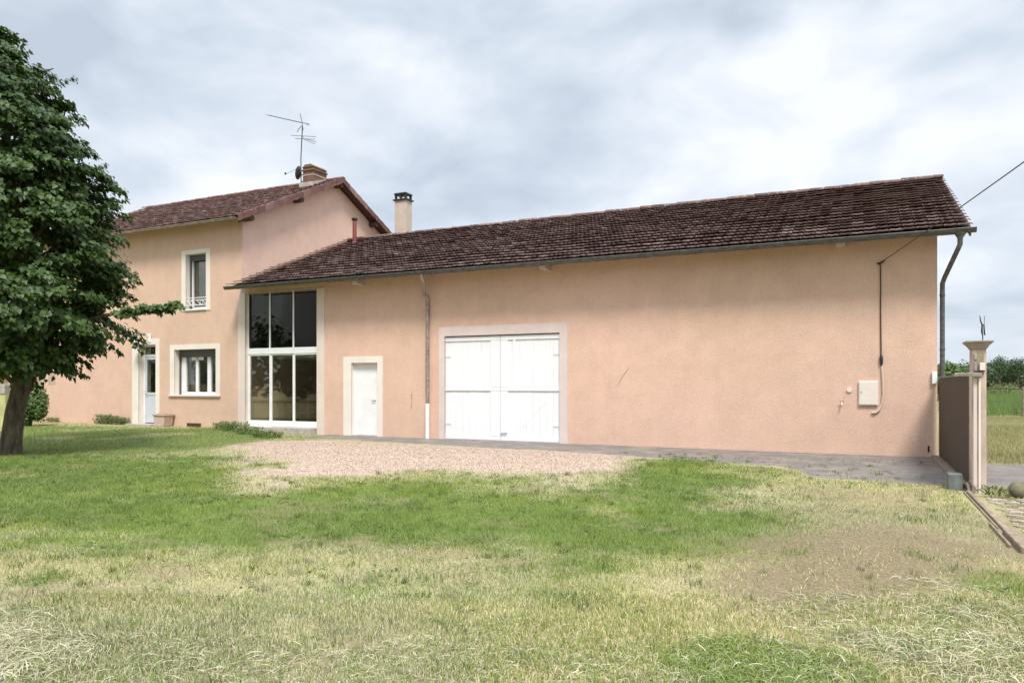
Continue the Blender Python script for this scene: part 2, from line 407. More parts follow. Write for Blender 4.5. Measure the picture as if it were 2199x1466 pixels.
at = nt.nodes.new('ShaderNodeAttribute'); at.attribute_name = 'zone'
sp = nt.nodes.new('ShaderNodeSeparateColor'); lk(nt, at.outputs['Color'], sp.inputs[0])
fine = noise(nt, v, 26, 5, .75); med = noise(nt, v, 3.0, 5, .7)
dry = ramp(nt, fine, [(.28, (.20,.16,.085)), (.5, (.40,.345,.20)), (.72, (.56,.50,.33))])
dry = mix(nt, ramp(nt, med, [(.4, g3(0)), (.65, g3(.45))]), dry, (.30,.27,.13))
grn = ramp(nt, fine, [(.3, (.07,.085,.03)), (.55, (.16,.20,.065)), (.75, (.27,.31,.12))])
gf = noise(nt, pos(nt, (1, .8, 1)), 90, 4, .7)
gra = ramp(nt, gf, [(.30, (.34,.245,.19)), (.42, (.47,.36,.285)), (.7, (.56,.44,.36))])
gra = mix(nt, ramp(nt, noise(nt, v, 9, 4, .6), [(.35, g3(.5)), (.6, g3(0))]), gra, (.40,.29,.225))
gra = mix(nt, ramp(nt, med, [(.5, g3(0)), (.75, g3(.35))]), gra, (.42,.33,.24))
soi = ramp(nt, fine, [(.28, (.12,.09,.055)), (.5, (.20,.155,.095)), (.75, (.31,.25,.17))])
c = mix(nt, sp.outputs[0], dry, grn); c = mix(nt, sp.outputs[1], c, gra); c = mix(nt, sp.outputs[2], c, soi)
lk(nt, c, b.inputs['Base Color']); b.inputs['Roughness'].default_value = .95; b.inputs['Specular IOR Level'].default_value = .15
bump(nt, b, mix(nt, .5, fine, noise(nt, v, 80, 3, .7)), .8, .02)
ground = np_mesh('ground', np.stack([xf, yf, vz], 1), quads, m, np.stack([g_, gr_, so_], 1), 'zone')
tag(ground, kind='structure')

# apron of worn asphalt along the barn, and the lane beyond the gate
m, nt, b = new_mat('worn_asphalt'); v = pos(nt)
c = ramp(nt, noise(nt, v, 45, 4, .7), [(.3, (.10,.09,.085)), (.55, (.185,.165,.155)), (.75, (.29,.26,.24))])
c = mix(nt, ramp(nt, noise(nt, v, 1.6, 5, .65), [(.45, g3(0)), (.62, g3(.6))]), c, (.30,.25,.205))
c = mix(nt, ramp(nt, noise(nt, pos(nt, (.35, 2.2, 1)), 1.3, 6, .7), [(.52, g3(0)), (.66, g3(.5))]), c, (.12,.105,.10))
c = mix(nt, ramp(nt, noise(nt, v, 7, 5, .8), [(.62, g3(0)), (.7, g3(.6))]), c, (.38,.33,.28))
lk(nt, c, b.inputs['Base Color']); b.inputs['Roughness'].default_value = .85; bump(nt, b, noise(nt, v, 90, 3, .7), .6, .008)
M['asphalt'] = m
def sheet(name, mat, edge, back, dz, wob):      # strip between a wobbly front edge and a back line
    x0, x1 = edge[0][0], edge[-1][0]; xs = np.arange(x0, x1, .08)
    fy = np.interp(xs, [e[0] for e in edge], [e[1] for e in edge])+wob*(fbm(xs, xs*0+3, .7, 5)-.5)+wob*.5*(vnoise(xs, xs*0, .13, 8)-.5)
    by = np.full_like(xs, back); k = 12
    T = np.linspace(0, 1, k)[:, None]; YYs = fy[None]*(1-T)+by[None]*T; XXs = np.repeat(xs[None], k, 0)
    zzz = gh(XXs.ravel(), YYs.ravel())+dz
    zzz[:len(xs)] -= dz+.006
    ii = np.arange(k*len(xs)).reshape(k, -1)
    q = np.stack([ii[:-1,:-1].ravel(), ii[:-1,1:].ravel(), ii[1:,1:].ravel(), ii[1:,:-1].ravel()], 1)
    o = np_mesh(name, np.stack([XXs.ravel(), YYs.ravel(), zzz], 1), q, mat)
    return tag(o, kind='structure')
sheet('asphalt_apron', M['asphalt'], [G(*p) for p in ((640,940),(760,945),(960,957),(1150,966),(1350,979),(1530,990),(1690,1002),(1745,1026),(2050,1046))][:-1]+[(1.36, G(2050,1046)[1])], 17.16, .014, .30)
sheet('lane', M['asphalt'], [(1.6, 12.4), (2.6, 12.5), (6, 13.2), (60, 15)], 16.2, .014, .35)

# ------------------------------------------------------------------ roof tiles
def tiled(name, mat, x0, x1, ey, ez, ry, rz, tw, tl, parent, lift=.045, seed=1, sag=0.0):
    rnd = random.Random(seed)
    L = math.hypot(ry-ey, rz-ez); uy, uz = (ry-ey)/L, (rz-ez)/L; ny, nz = -uz*(1 if ry > ey else -1), abs(uy)
    rows = int(round(L/tl)); tl = L/rows; cols = int(round((x1-x0)/tw)); tw = (x1-x0)/cols
    prof = [(0, .010), (.10, .024), (.30, .020), (.50, .014), (.70, .021), (.90, .024), (1.0, .010)]
    V = []; Fc = []; S = []
    def pt(x, t, h): return (x, ey+uy*t+ny*h, ez+uz*t+nz*h)
    for i in range(rows):
        off = (i % 2)*.5*tw*0
        rowj = rnd.uniform(-.006, .006)
        for j in range(cols):
            xa = x0+j*tw+off; ja = rnd.uniform(-.012, .012)+rowj; jl = rnd.uniform(-.006, .010); sk = rnd.uniform(-.008, .008)
            sagz = sag*(mnoise.noise(Vector(((xa)*.35, i*.25, seed)))) 
            n = len(V); t0 = i*tl-.035+ja; t1 = (i+1)*tl+.01
            for k, (s, h) in enumerate(prof): V.append(pt(xa+s*tw*.985, t0+sk*(s-.5), lift+h+jl+sagz))
            for k, (s, h) in enumerate(prof): V.append(pt(xa+s*tw*.985, t1, .006+h+sagz))
            for k, (s, h) in enumerate(prof): V.append(pt(xa+s*tw*.985, t0+.004+sk*(s-.5), lift+h-.021+jl+sagz))
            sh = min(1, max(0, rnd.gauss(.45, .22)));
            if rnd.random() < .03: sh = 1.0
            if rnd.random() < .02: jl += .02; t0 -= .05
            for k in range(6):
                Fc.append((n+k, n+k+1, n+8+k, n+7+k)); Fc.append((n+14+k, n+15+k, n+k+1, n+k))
                S += [min(sh, .8), min(1, sh*.35+.70)]  # front edge paler: its highlight line is painted into the colour
    me = bpy.data.meshes.new(name); me.from_pydata(V, [], Fc); me.update(); me.materials.append(mat)
    a = me.attributes.new('shade', 'FLOAT', 'FACE'); a.data.foreach_set('value', S)
    o = bpy.data.objects.new(name, me); COL.objects.link(o); o.parent = parent
    o.matrix_parent_inverse = parent.matrix_basis.inverted()
    return o

# wall with rectangular openings: outer skin, reveals, back skin
def wall_open(name, mat, parent, x0, x1, z0, z1, y, holes, depth=.3):
    mb = MB()
    xs = sorted({x0, x1, *[h[0] for h in holes], *[h[1] for h in holes]}); zs = sorted({z0, z1, *[h[2] for h in holes], *[h[3] for h in holes]})
    for i in range(len(xs)-1):
        for j in range(len(zs)-1):
            cx, cz = (xs[i]+xs[i+1])/2, (zs[j]+zs[j+1])/2
            if any(h[0] < cx < h[1] and h[2] < cz < h[3] for h in holes): continue
            a, b_, c_, d_ = xs[i], xs[i+1], zs[j], zs[j+1]
            mb.quad((a,y,c_), (b_,y,c_), (b_,y,d_), (a,y,d_)); mb.quad((a,y+depth,d_), (b_,y+depth,d_), (b_,y+depth,c_), (a,y+depth,c_))
    for a, b_, c_, d_ in holes:
        mb.quad((a,y,c_), (a,y,d_), (a,y+depth,d_), (a,y+depth,c_)); mb.quad((b_,y,d_), (b_,y,c_), (b_,y+depth,c_), (b_,y+depth,d_))
        mb.quad((a,y,d_), (b_,y,d_), (b_,y+depth,d_), (a,y+depth,d_)); mb.quad((a,y,c_), (a,y+depth,c_), (b_,y+depth,c_), (b_,y,c_))
    return mb.build(name, mat, parent)
def surround(mat, parent, o, h, y=W, proud=.018, bottom=False, lining=None):
    # o, h = outer and inner rects (x0,x1,z0,z1); lining = reveal depth painted too
    mb = MB(); a, b_, c_, d_ = o; e, f_, g__, k = h
    mb.box(a, e, y-proud, y+.01, c_, d_); mb.box(f_, b_, y-proud, y+.01, c_, d_); mb.box(e, f_, y-proud, y+.01, k, d_)
    if bottom: mb.box(e, f_, y-proud, y+.01, c_, g__)
    if lining:
        mb.box(e, e+.004, y+.01, y+lining, g__, k); mb.box(f_-.004, f_, y+.01, y+lining, g__, k)
        mb.box(e+.004, f_-.004, y+.01, y+lining, k-.004, k)
    return mb.build('surround', mat, parent)

XG = -17.7            # house gable plane and barn's left end
XB = 1.36             # barn's right corner
XH = X(95)            # house left corner

# ================================================================== BARN
barn = thing('barn', 'long low peach rendered barn with a white double garage door and tall glazing', 'barn', (-8, W, 0))
hole_bay = (X(527), X(681), H(-15, 17), Z(600, 626)+.02)
gar = (X(955), X(1202), .0, Z(955, 722))
dr = (X(755), X(811), .02, Z(755, 779))
eY, eZ, rY, rZ = 16.48, 4.50, 22.4, 6.96
slope = (rZ-eZ)/(rY-eY)
wt = eZ+slope*(W-eY)-.08
wall_open('wall', M['render'], barn, XG+.003, XB, -.3, wt, W, [hole_bay, gar, dr], .3)
mb = MB(); yb = 2*rY-W
mb.prism([(W+.003, -.3), (yb, -.3), (yb, wt), (rY, wt+slope*(rY-W)), (W+.003, wt)], 'x', XB-.26, XB+.001)
mb.build('side_wall', M['render'], barn)
mb = MB(); mb.box(XG, XB-.27, yb-.3, yb, -.3, wt); mb.build('back_wall', M['render'], barn)
# roof: deck + tiles
x0r, x1r = XG+.03, 1.90
deck = MB()
deck.prism([(eY+.03, eZ-.05), (rY, rZ-.05), (2*rY-eY, eZ-.05), (2*rY-eY, eZ-.0), (rY, rZ), (eY+.03, eZ)], 'x', x0r, x1r)
roof = deck.build('roof', M['wood_dark'], barn)
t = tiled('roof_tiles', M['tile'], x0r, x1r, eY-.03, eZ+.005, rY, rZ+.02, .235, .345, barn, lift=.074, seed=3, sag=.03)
t.parent = roof
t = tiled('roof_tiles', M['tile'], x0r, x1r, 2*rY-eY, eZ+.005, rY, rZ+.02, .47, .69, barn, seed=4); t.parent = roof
rm = MB(); xx = x0r; rnd = random.Random(5)
while xx < x1r:                                  # ridge tiles, lapped
    n = 8; l = .40; j = rnd.uniform(-.012, .012); pr = [(.115*math.cos(PI*k/n), .085*math.sin(PI*k/n)) for k in range(n+1)]
    base = len(rm.v)
    for (xa, s) in ((xx-.02, 1.1), (min(xx+l, x1r+.02), .95)):
        for a_, b_ in pr: rm.v.append((xa, rY+a_*s, rZ+.03+b_*s+j))
    for k in range(n): rm.f.append((base+k, base+k+1, base+n+2+k, base+n+1+k))
    rm.f.append(tuple(base+k for k in range(n+1)))
    xx += l-.02
rt = rm.build('ridge_cap', M['tile'], barn); rt.parent = roof
a = rt.data.attributes.new('shade', 'FLOAT', 'FACE'); a.data.foreach_set('value', [random.Random(i//9).random()*.8 for i in range(len(rt.data.polygons))])
# verge board and soffit boards, beam ends
mb = MB(); mb.prism([(eY+.05, eZ-.14), (rY, rZ-.14), (2*rY-eY, eZ-.14), (2*rY-eY, eZ-.055), (rY, rZ-.055), (eY+.05, eZ-.055)], 'x', x1r-.045, x1r-.015)
o = mb.build('barge_board', M['wood_grey'], barn); o.parent = roof
for yy in (W+.12, 19.6, rY-.1):
    zt = eZ+slope*(yy-eY)-.06
    o = box('purlin', M['wood_grey'], barn, XB+.001, x1r-.05, yy-.09, yy+.09, zt-.20, zt-.02); o.parent = roof
for px, py in ((767, 607), (1168, 574), (1805, 523)):
    xx, zz_ = X(px, 16.85), Z(px, py, 16.85)
    o = MB().prism([(16.72, zz_+.02), (16.75, zz_-.05), (W, zz_-.06), (W, zz_+.12), (16.72, zz_+.12)], 'x', xx-.09, xx+.09).build('beam_end', M['corbel'], barn, bevel=.008)
# gutter (half round) with brackets
def half_gutter(name, y, z, xa, xb, r, parent, mat):
    n = 10; pr = [(y+r*math.cos(PI+PI*k/n), z+r*math.sin(PI+PI*k/n)) for k in range(n+1)]
    ins = [(y+(r-.008)*math.cos(PI+PI*k/n), z+(r-.008)*math.sin(PI+PI*k/n)) for k in range(n, -1, -1)]
    mb = MB(); mb.prism(pr+ins, 'x', xa, xb)
    for xx_ in (xa, xb): mb.prism(pr, 'x', xx_-.004, xx_+.004)
    mb.tube([(xa, y-r-.004, z), (xb, y-r-.004, z)], .011, 8)
    o = mb.build(name, mat, parent, smooth=True)
    return o
gut = half_gutter('gutter', eY-.075, eZ-.012, x0r-.02, x1r+.05, .085, barn, M['zinc'])
k = x0r+.5
while k < x1r:
    n = 8; r_ = .094; y_, z_ = eY-.075, eZ-.012
    pr = [(y_+r_*math.cos(PI+PI*q/n), z_+r_*math.sin(PI+PI*q/n)) for q in range(n+1)]+[(y_+(r_-.006)*math.cos(PI+PI*q/n), z_+(r_-.006)*math.sin(PI+PI*q/n)) for q in range(n, -1, -1)]
    o = MB().prism(pr, 'x', k-.015, k+.015).build('gutter_bracket', M['zinc'], barn); o.parent = gut
    k += 1.15
# downpipe near the middle
px_ = X(921); dp = MB(); z0 = eZ-.09
xs_ = X(905, 16.4)
dp.tube([(xs_, 16.41, z0+.02), (xs_, 16.42, z0-.10), (xs_+.02, 16.50, z0-.2), (px_-.04, 16.93, z0-.46), (px_, 17.02, z0-.56), (px_, 17.03, z0-.7), (px_, 17.03, Z(921, 868))], .050, 14)
o = dp.build('downpipe', M['zinc_brown'], barn, smooth=True)
dpl = MB().tube([(px_, 17.02, Z(921, 866)), (px_, 17.02, -.02)], .058, 16)
dpl.tube([(px_, 17.02, Z(921, 896)+.02), (px_, 17.02, Z(921, 896)-.0)], .064, 16)
o2 = dpl.build('pipe_foot', M['white'], barn, smooth=True); o2.parent = o
for pz in (z0-.75, 2.4, 1.6):
    o2 = MB().tube([(px_, 17.03, pz), (px_, 17.03, pz+.03)], .050, 14).build('pipe_clip', M['zinc'], barn, smooth=True); o2.parent = o
# downpipe at the right corner, on the side wall
xr = XB+.10
dp = MB(); gx_ = X(2062, 16.4)
dp.lathe((gx_, 16.41, eZ-.23), [(.045, 0), (.05, .05), (.10, .13), (.11, .15)], 14)
dp.tube([(gx_, 16.41, eZ-.15), (gx_, 16.42, eZ-.30), (gx_-.03, 16.45, eZ-.38), (xr+.03, 17.12, eZ-.84), (xr, 17.2, eZ-.95), (xr, 17.22, eZ-1.1), (xr, 17.22, 0)], .046, 14)
o = dp.build('downpipe', M['zinc'], barn, smooth=True)
for pz in (eZ-1.2, 2.2, .8):
    o2 = MB().tube([(xr, 17.22, pz), (xr, 17.22, pz+.035)], .053, 14).build('pipe_clip', M['zinc'], barn, smooth=True); o2.parent = o
# --- double garage door
gd = surround(M['surround_grey'], barn, (X(943), X(1219), -.02, Z(943, 703)), gar, lining=.07); gd.name = 'garage_surround'
xa, xb, zt = gar[0]+.006, gar[1]-.006, gar[3]-.03; xm = X(1073)
for s, (a_, b_) in enumerate(((xa, xm-.006), (xm+.006, xb))):
    mb = MB(); n = 9; pw = (b_-a_)/n; rnd = random.Random(20+s)
    for i in range(n):
        yj = W+.055+rnd.uniform(-.003, .003); mb.box(a_+i*pw+.0015, a_+(i+1)*pw-.0015, yj, yj+.03, .03, zt)
    mb.box(a_, b_, W+.088, W+.10, .03, zt)
    leaf = mb.build('garage_door_leaf', M['plank'], barn, bevel=.002)
    fr = MB(); y0_, y1_ = W+.028, W+.0515
    fr.box(a_, b_, y0_, y1_, zt-.11, zt); fr.box(a_, b_, y0_, y1_, 1.33, 1.42); fr.box(a_, b_, y0_, y1_, .03, .13)
    if s == 0: fr.box(b_-.28, b_, y0_+.002, y1_, .135, 1.325); fr.box(b_-.28, b_, y0_+.002, y1_, 1.425, zt-.115); 
    else:
        fr.box(a_, a_+.22, y0_+.002, y1_, .135, 1.325); fr.box(a_, a_+.22, y0_+.002, y1_, 1.425, zt-.115); fr.box(a_+.36, a_+.44, y0_+.002, y1_, 1.425, zt-.115)
    o = fr.build('rail', M['plank'], barn, bevel=.004); o.parent = leaf
    for zz_ in (.45, zt-.5):
        hx = a_+.01 if s == 0 else b_-.01; dirx = 1 if s == 0 else -1
        o = box('hinge', M['plank'], barn, hx, hx+dirx*.16, W+.024, W+.0265, zz_, zz_+.028, 0); o.parent = leaf
    if s == 1:
        # diagonal brace on the right leaf
        ax_, az_, bx_, bz_ = X(1122), Z(1122, 918), X(1168), Z(1168, 865)
        d = Vector((bx_-ax_, 0, bz_-az_)).normalized(); q = Vector((-d.z, 0, d.x))*.006
        mb = MB(); pts = [(ax_-q.x, az_-q.z), (bx_-q.x, bz_-q.z), (bx_+q.x, bz_+q.z), (ax_+q.x, az_+q.z)]
        mb.prism(pts, 'y', W+.049, W+.053); o = mb.build('brace_line', M['white'], barn); o.parent = leaf
        hb = MB().tube([(xm+.03, W+.03, .20), (xm+.03, W+.005, .21), (xm+.19, W+.005, .225), (xm+.19, W+.03, .22)], .009, 8); o = hb.build('bolt_handle', M['zinc'], barn, smooth=True); o.parent = leaf
box('threshold', M['concrete'], barn, gar[0]+.005, gar[1]-.005, W+.01, W+.16, -.05, .025)
box('door_gap', M['dark'], barn, gar[0]+.004, gar[1]-.004, W+.12, W+.14, .02, gar[3]-.002, 0)
# --- small white door
surround(M['surround_pale'], barn, (X(738), X(822), -.02, Z(738, 766)), dr, lining=.14).name = 'door_surround'
fl = MB(); fl.box(dr[0]+.006, dr[0]+.04, W+.10, W+.17, .03, dr[3]-.006); fl.box(dr[1]-.04, dr[1]-.006, W+.10, W+.17, .03, dr[3]-.006); fl.box(dr[0]+.04, dr[1]-.04, W+.10, W+.17, dr[3]-.045, dr[3]-.006)
sd_ = MB(); sd_.box(dr[0]+.042, dr[1]-.042, W+.115, W+.16, .035, dr[3]-.05); door = sd_.build('door', M['white'], barn, bevel=.003)
o = fl.build('door_frame', M['white'], barn, bevel=.003); o.parent = door
hx, hz = X(806, W+.1), Z(806, 860, W+.1)
o = MB().tube([(hx, W+.115, hz), (hx, W+.075, hz), (hx-.11, W+.075, hz)], .011, 8).build('handle', M['black'], barn, smooth=True); o.parent = door
box('door_sill', M['concrete'], barn, dr[0]+.006, dr[1]-.006, W-.02, W+.17, -.05, .028)
# --- glazed bay
bx0, bx1, bz0, bz1 = hole_bay
surround(M['surround'], barn, (X(512), X(697), -.02, bz1+.004), hole_bay, proud=.022, lining=.12).name = 'glazing_surround'
yf_ = W+.09
sill_z = Z(600, 907); tr0, tr1 = Z(600, 759), Z(600, 746)
bay = MB()
def vbar(mb, pxc, wd, z0_, z1_, y=yf_, d=.06):
    xc = X(pxc, y); mb.box(xc-wd/2, xc+wd/2, y, y+d, z0_, z1_)
bay.box(bx0+.005, bx1-.005, yf_-.01, yf_+.07, tr0, tr1)
bay.box(bx0+.005, bx1-.005, yf_-.012, yf_+.07, sill_z-.13, sill_z)
bay.box(bx0+.005, bx0+.05, yf_, yf_+.06, sill_z, tr0); bay.box(bx0+.005, bx0+.04, yf_, yf_+.06, tr1, bz1-.005)
bay.box(bx1-.05, bx1-.005, yf_, yf_+.06, sill_z, tr0); bay.box(bx1-.04, bx1-.005, yf_, yf_+.06, tr1, bz1-.005)
for pxc in (579, 629.5): vbar(bay, pxc, .045, tr1, bz1-.005)
frame = bay.build('glazing_frame', M['white'], barn, bevel=.004)
sash = MB()
cols = [bx0+.05, X(580.5, yf_), X(630, yf_), bx1-.05]
for i in range(3):
    a_, b_ = cols[i], cols[i+1]; yy = yf_+.006+(.012 if i == 1 else 0)
    for xx_ in (a_+.002, b_-.047): sash.box(xx_, xx_+.045, yy, yy+.045, sill_z+.002, tr0-.002)
    sash.box(a_+.047, b_-.047, yy, yy+.045, sill_z+.002, sill_z+.05); sash.box(a_+.047, b_-.047, yy, yy+.045, tr0-.045, tr0-.002)
o = sash.build('sliding_sash', M['white'], barn, bevel=.003); o.parent = frame
for i in range(3):
    a_, b_ = cols[i], cols[i+1]
    o = MB().box(a_+.04, b_-.04, yf_+.026+(.012 if i == 1 else 0), yf_+.032+(.012 if i == 1 else 0), sill_z+.04, tr0-.04).build('pane', M['glass'], barn); o.parent = frame
cu = [bx0+.03, X(579, yf_), X(629.5, yf_), bx1-.03]
for i in range(3):
    o = MB().box(cu[i]+.01, cu[i+1]-.01, yf_+.026, yf_+.032, tr1, bz1-.02).build('pane', M['glass_dark'], barn); o.parent = frame
o = MB().box(bx0+.005, bx1-.005, yf_+.001, yf_+.05, bz1-.06, bz1-.001).build('head_rail', M['wood_grey'], barn); o.parent = frame
# dim room behind the glass
bz0 = sill_z-.14
room = MB(); ra, rb, ry1, rz1 = bx0-.3, bx1+1.3, W+4.2, bz1+.25
room.quad((ra, W+.31, bz0), (rb, W+.31, bz0), (rb, ry1, bz0), (ra, ry1, bz0)); room.quad((ra, ry1, bz0), (rb, ry1, bz0), (rb, ry1, rz1), (ra, ry1, rz1))
room.quad((ra, W+.31, bz0), (ra, ry1, bz0), (ra, ry1, rz1), (ra, W+.31, rz1)); room.quad((rb, W+.31, bz0), (rb, W+.31, rz1), (rb, ry1, rz1), (rb, ry1, bz0))
room.quad((ra, W+.31, rz1), (ra, ry1, rz1), (rb, ry1, rz1), (rb, W+.31, rz1))
room.box(ra, rb, W+.5, ry1, tr0-.1, tr1+.02)
room.build('room', M['interior'], barn)
# step
box('step', M['concrete'], barn, X(582), X(680), W-.32, W+.16, -.1, sill_z-.133, .012)
box('window_base', M['surround_pale'], barn, bx0+.005, X(580), W-.015, W+.16, -.1, sill_z-.133, .006)

# furniture seen through the right-hand pane
def chair_table():
    tx, ty = X(650, W+1.1), W+1.1; fz = bz0
    t = thing('table', 'dark table standing inside behind the lower right pane of the glazing', 'table', (tx, ty, fz))
    box('tabletop', M['wood_dark'], t, tx-.5, tx+.55, ty-.35, ty+.35, fz+.72, fz+.75)
    for sx_ in (-.45, .48):
        for sy in (-.3, .3): box('leg', M['wood_dark'], t, tx+sx_-.025, tx+sx_+.025, ty+sy-.025, ty+sy+.025, fz, fz+.72)
    cx, cy = X(662, W+.55), W+.55
    c = thing('chair', 'dark wooden chair inside just behind the lower right pane', 'chair', (cx, cy, fz))
    box('seat', M['wood_dark'], c, cx-.2, cx+.2, cy-.2, cy+.2, fz+.42, fz+.45)
    for sx_ in (-.18, .18):
        for sy in (-.18, .18): box('leg', M['wood_dark'], c, cx+sx_-.018, cx+sx_+.018, cy+sy-.018, cy+sy+.018, fz, fz+.42)
    box('backrest', M['wood_dark'], c, cx+.165, cx+.195, cy-.19, cy+.19, fz+.62, fz+.92)
    for sy in (-.18, .18): box('back_post', M['wood_dark'], c, cx+.165, cx+.195, cy+sy-.015, cy+sy+.015, fz+.452, fz+.9)
chair_table()

# red flue on the roof beside the gable
fy_, fx_ = 21.6, X(761.5, 21.6); fz_ = eZ+slope*(fy_-eY)
o = MB().lathe((fx_, fy_, fz_-.1), [(.085, 0), (.085, .12), (.075, .13), (.075, .96), (.07, .98)], 18).build('flue_pipe', M['red_pipe'], barn, smooth=True); o.parent = roof
o2 = MB().lathe((fx_, fy_, fz_+.88), [(.10, 0), (.11, .02), (.11, .07), (.03, .10)], 18).build('flue_cap', M['black'], barn, smooth=True); o2.parent = roof
o2 = MB().lathe((fx_, fy_, fz_-.02), [(.17, 0), (.13, .07), (.09, .10)], 18).build('flashing', M['zinc_brown'], barn, smooth=True); o2.parent = roof
# beige rendered stack behind the ridge
sy0 = 24.3; sxa, sxb = X(847.5, sy0), X(872, sy0); ztop = Z(860, 430, sy0)
st = MB().box(sxa, sxb, sy0, sy0+.42, 5.5, ztop).build('chimney', M['cement_stack'], barn, bevel=.01); st.parent = roof
o = MB().box(sxa-.06, sxb+.06, sy0-.06, sy0+.48, ztop, ztop+.05)
for a_ in (sxa+.0, sxb-.08, (sxa+sxb)/2-.04):
    for b_ in (sy0+.0, sy0+.34): o.box(a_, a_+.08, b_, b_+.08, ztop+.05, ztop+.24)
o.prism([(sxa-.03, ztop+.24), (sxb+.03, ztop+.24), (sxb+.0, ztop+.30), (sxa-.0, ztop+.30)], 'y', sy0-.03, sy0+.45)
o = o.build('chimney_cap', M['black'], barn, bevel=.006); o.parent = roof
# scar, crack and small vent slot in the render
mb = MB(); pts = [Vector((X(a_), W-.003, Z(a_, b_))) for a_, b_ in ((1352,786),(1346,797),(1338,806),(1335,812),(1329,822),(1322,833))]
mb.tube(pts, [.002,.006,.005,.006,.004,.002], 6); mb.build('wall_crack', M['wood_grey'], barn)
mb = MB(); mb.tube([(X(884), W-.003, Z(884, 845)), (X(884.5), W-.003, Z(884, 860)), (X(883), W-.003, Z(884, 878))], [.010,.004,.009], 6); mb.build('wall_crack', M['wood_grey'], barn)
box('slot', M['black'], barn, X(1992), X(1996), W-.012, W+.02, Z(1994, 970), Z(1994, 957), .002)

# ================================================================== HOUSE
house = thing('farmhouse', 'two storey peach rendered house with red tiled gable roof left of the barn', 'house', (-22.5, W, .1))
hE, hEZ, hR, hRZ = 16.62, 6.67, 21.6, 9.06
hs = (hRZ-hEZ)/(hR-hE); hwt = hEZ+hs*(W-hE)-.10; hyb = 2*hR-W
up_w = (X(399.5), X(443), Z(420, 664), Z(400, 547))
lo_w = (X(375), X(464), Z(420, 848), Z(420, 749.5))
h_d = (X(298), X(335), H(-22, 17)+.05, Z(316, 740))
wall_open('wall', M['render'], house, XH, XG-.001, -.3, hwt, W-.001, [up_w, lo_w, h_d], .34)
mb = MB(); mb.prism([(W+.002, -.3), (hyb, -.3), (hyb, hwt), (hR, hwt+hs*(hR-W)), (W+.002, hwt)], 'x', XG-.28, XG); mb.build('gable_wall', M['gable_render'], house)
mb = MB(); mb.prism([(W+.34, -.3), (hyb, -.3), (hyb, hwt), (hR, hwt+hs*(hR-W)), (W+.34, hwt+hs*.34)], 'x', XH, XH+.28); mb.build('gable_wall', M['render'], house)
MB().box(XH+.29, XG-.29, hyb-.3, hyb, -.3, hwt).build('back_wall', M['render'], house)
MB().box(XH+.29, XG-.29, W+1.6, W+1.7, -.3, hwt).build('inner_wall', M['interior'], house)
hx0, hx1 = XH-.35, -17.35
mb = MB(); mb.prism([(hE+.03, hEZ-.06), (hR, hRZ-.06), (2*hR-hE, hEZ-.06), (2*hR-hE, hEZ), (hR, hRZ), (hE+.03, hEZ)], 'x', hx0, hx1)
hroof = mb.build('roof', M['wood_dark'], house)
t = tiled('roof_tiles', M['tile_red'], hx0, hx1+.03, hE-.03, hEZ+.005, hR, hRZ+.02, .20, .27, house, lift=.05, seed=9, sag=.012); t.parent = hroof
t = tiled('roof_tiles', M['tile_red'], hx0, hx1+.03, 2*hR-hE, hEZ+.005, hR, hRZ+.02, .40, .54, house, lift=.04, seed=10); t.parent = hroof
# verge tiles folded over the gable edge, and ridge
mb = MB(); rnd = random.Random(3); Ls = math.hypot(hR-hE, hRZ-hEZ); nV = 14; shs = []
for side in (0, 1):
    for i in range(nV):
        ta, tb = i/nV, (i+1)/nV
        def yz(t_, h_):
            y_ = hE-.03+(hR-hE+.03)*t_; z_ = hEZ+(hRZ-hEZ)*t_+h_
            return (y_ if side == 0 else 2*hR-y_, z_)
        up0 = .085+rnd.uniform(-.005, .01)
        a_, b_ = yz(ta-.006, -.13), yz(tb, -.11); c_, d_ = yz(tb, up0-.02), yz(ta-.006, up0)
        if side == 0 or i < nV:
            mb.prism([a_, b_, c_, d_], 'x', hx1+.012+i*.0007, hx1+.045+(nV-i)*.0006)
            mb.prism([(d_[0], d_[1]-.018), (c_[0], c_[1]-.018), c_, d_], 'x', hx1-.13, hx1+.0125)
            shs += [.35+.5*rnd.random()]*12
o = mb.build('verge_tiles', M['tile_red'], house); o.parent = hroof
a = o.data.attributes.new('shade', 'FLOAT', 'FACE'); a.data.foreach_set('value', shs)
rm = MB(); xx = hx0; rnd = random.Random(6)
while xx < hx1:
    n = 8; l = .38; j = rnd.uniform(-.010, .012); pr = [(.115*math.cos(PI*k/n), .085*math.sin(PI*k/n)) for k in range(n+1)]
    base = len(rm.v)
    for (xa_, s) in ((xx-.02, 1.1), (min(xx+l, hx1+.05), .95)):
        for a_, b_ in pr: rm.v.append((xa_, hR+a_*s, hRZ+.04+b_*s+j))
    for k in range(n): rm.f.append((base+k, base+k+1, base+n+2+k, base+n+1+k))
    rm.f.append(tuple(base+n+1+k for k in range(n, -1, -1)))
    xx += l-.02
rt = rm.build('ridge_cap', M['tile_red'], house); rt.parent = hroof
a = rt.data.attributes.new('shade', 'FLOAT', 'FACE'); a.data.foreach_set('value', [.3+.5*random.Random(i//9).random() for i in range(len(rt.data.polygons))])
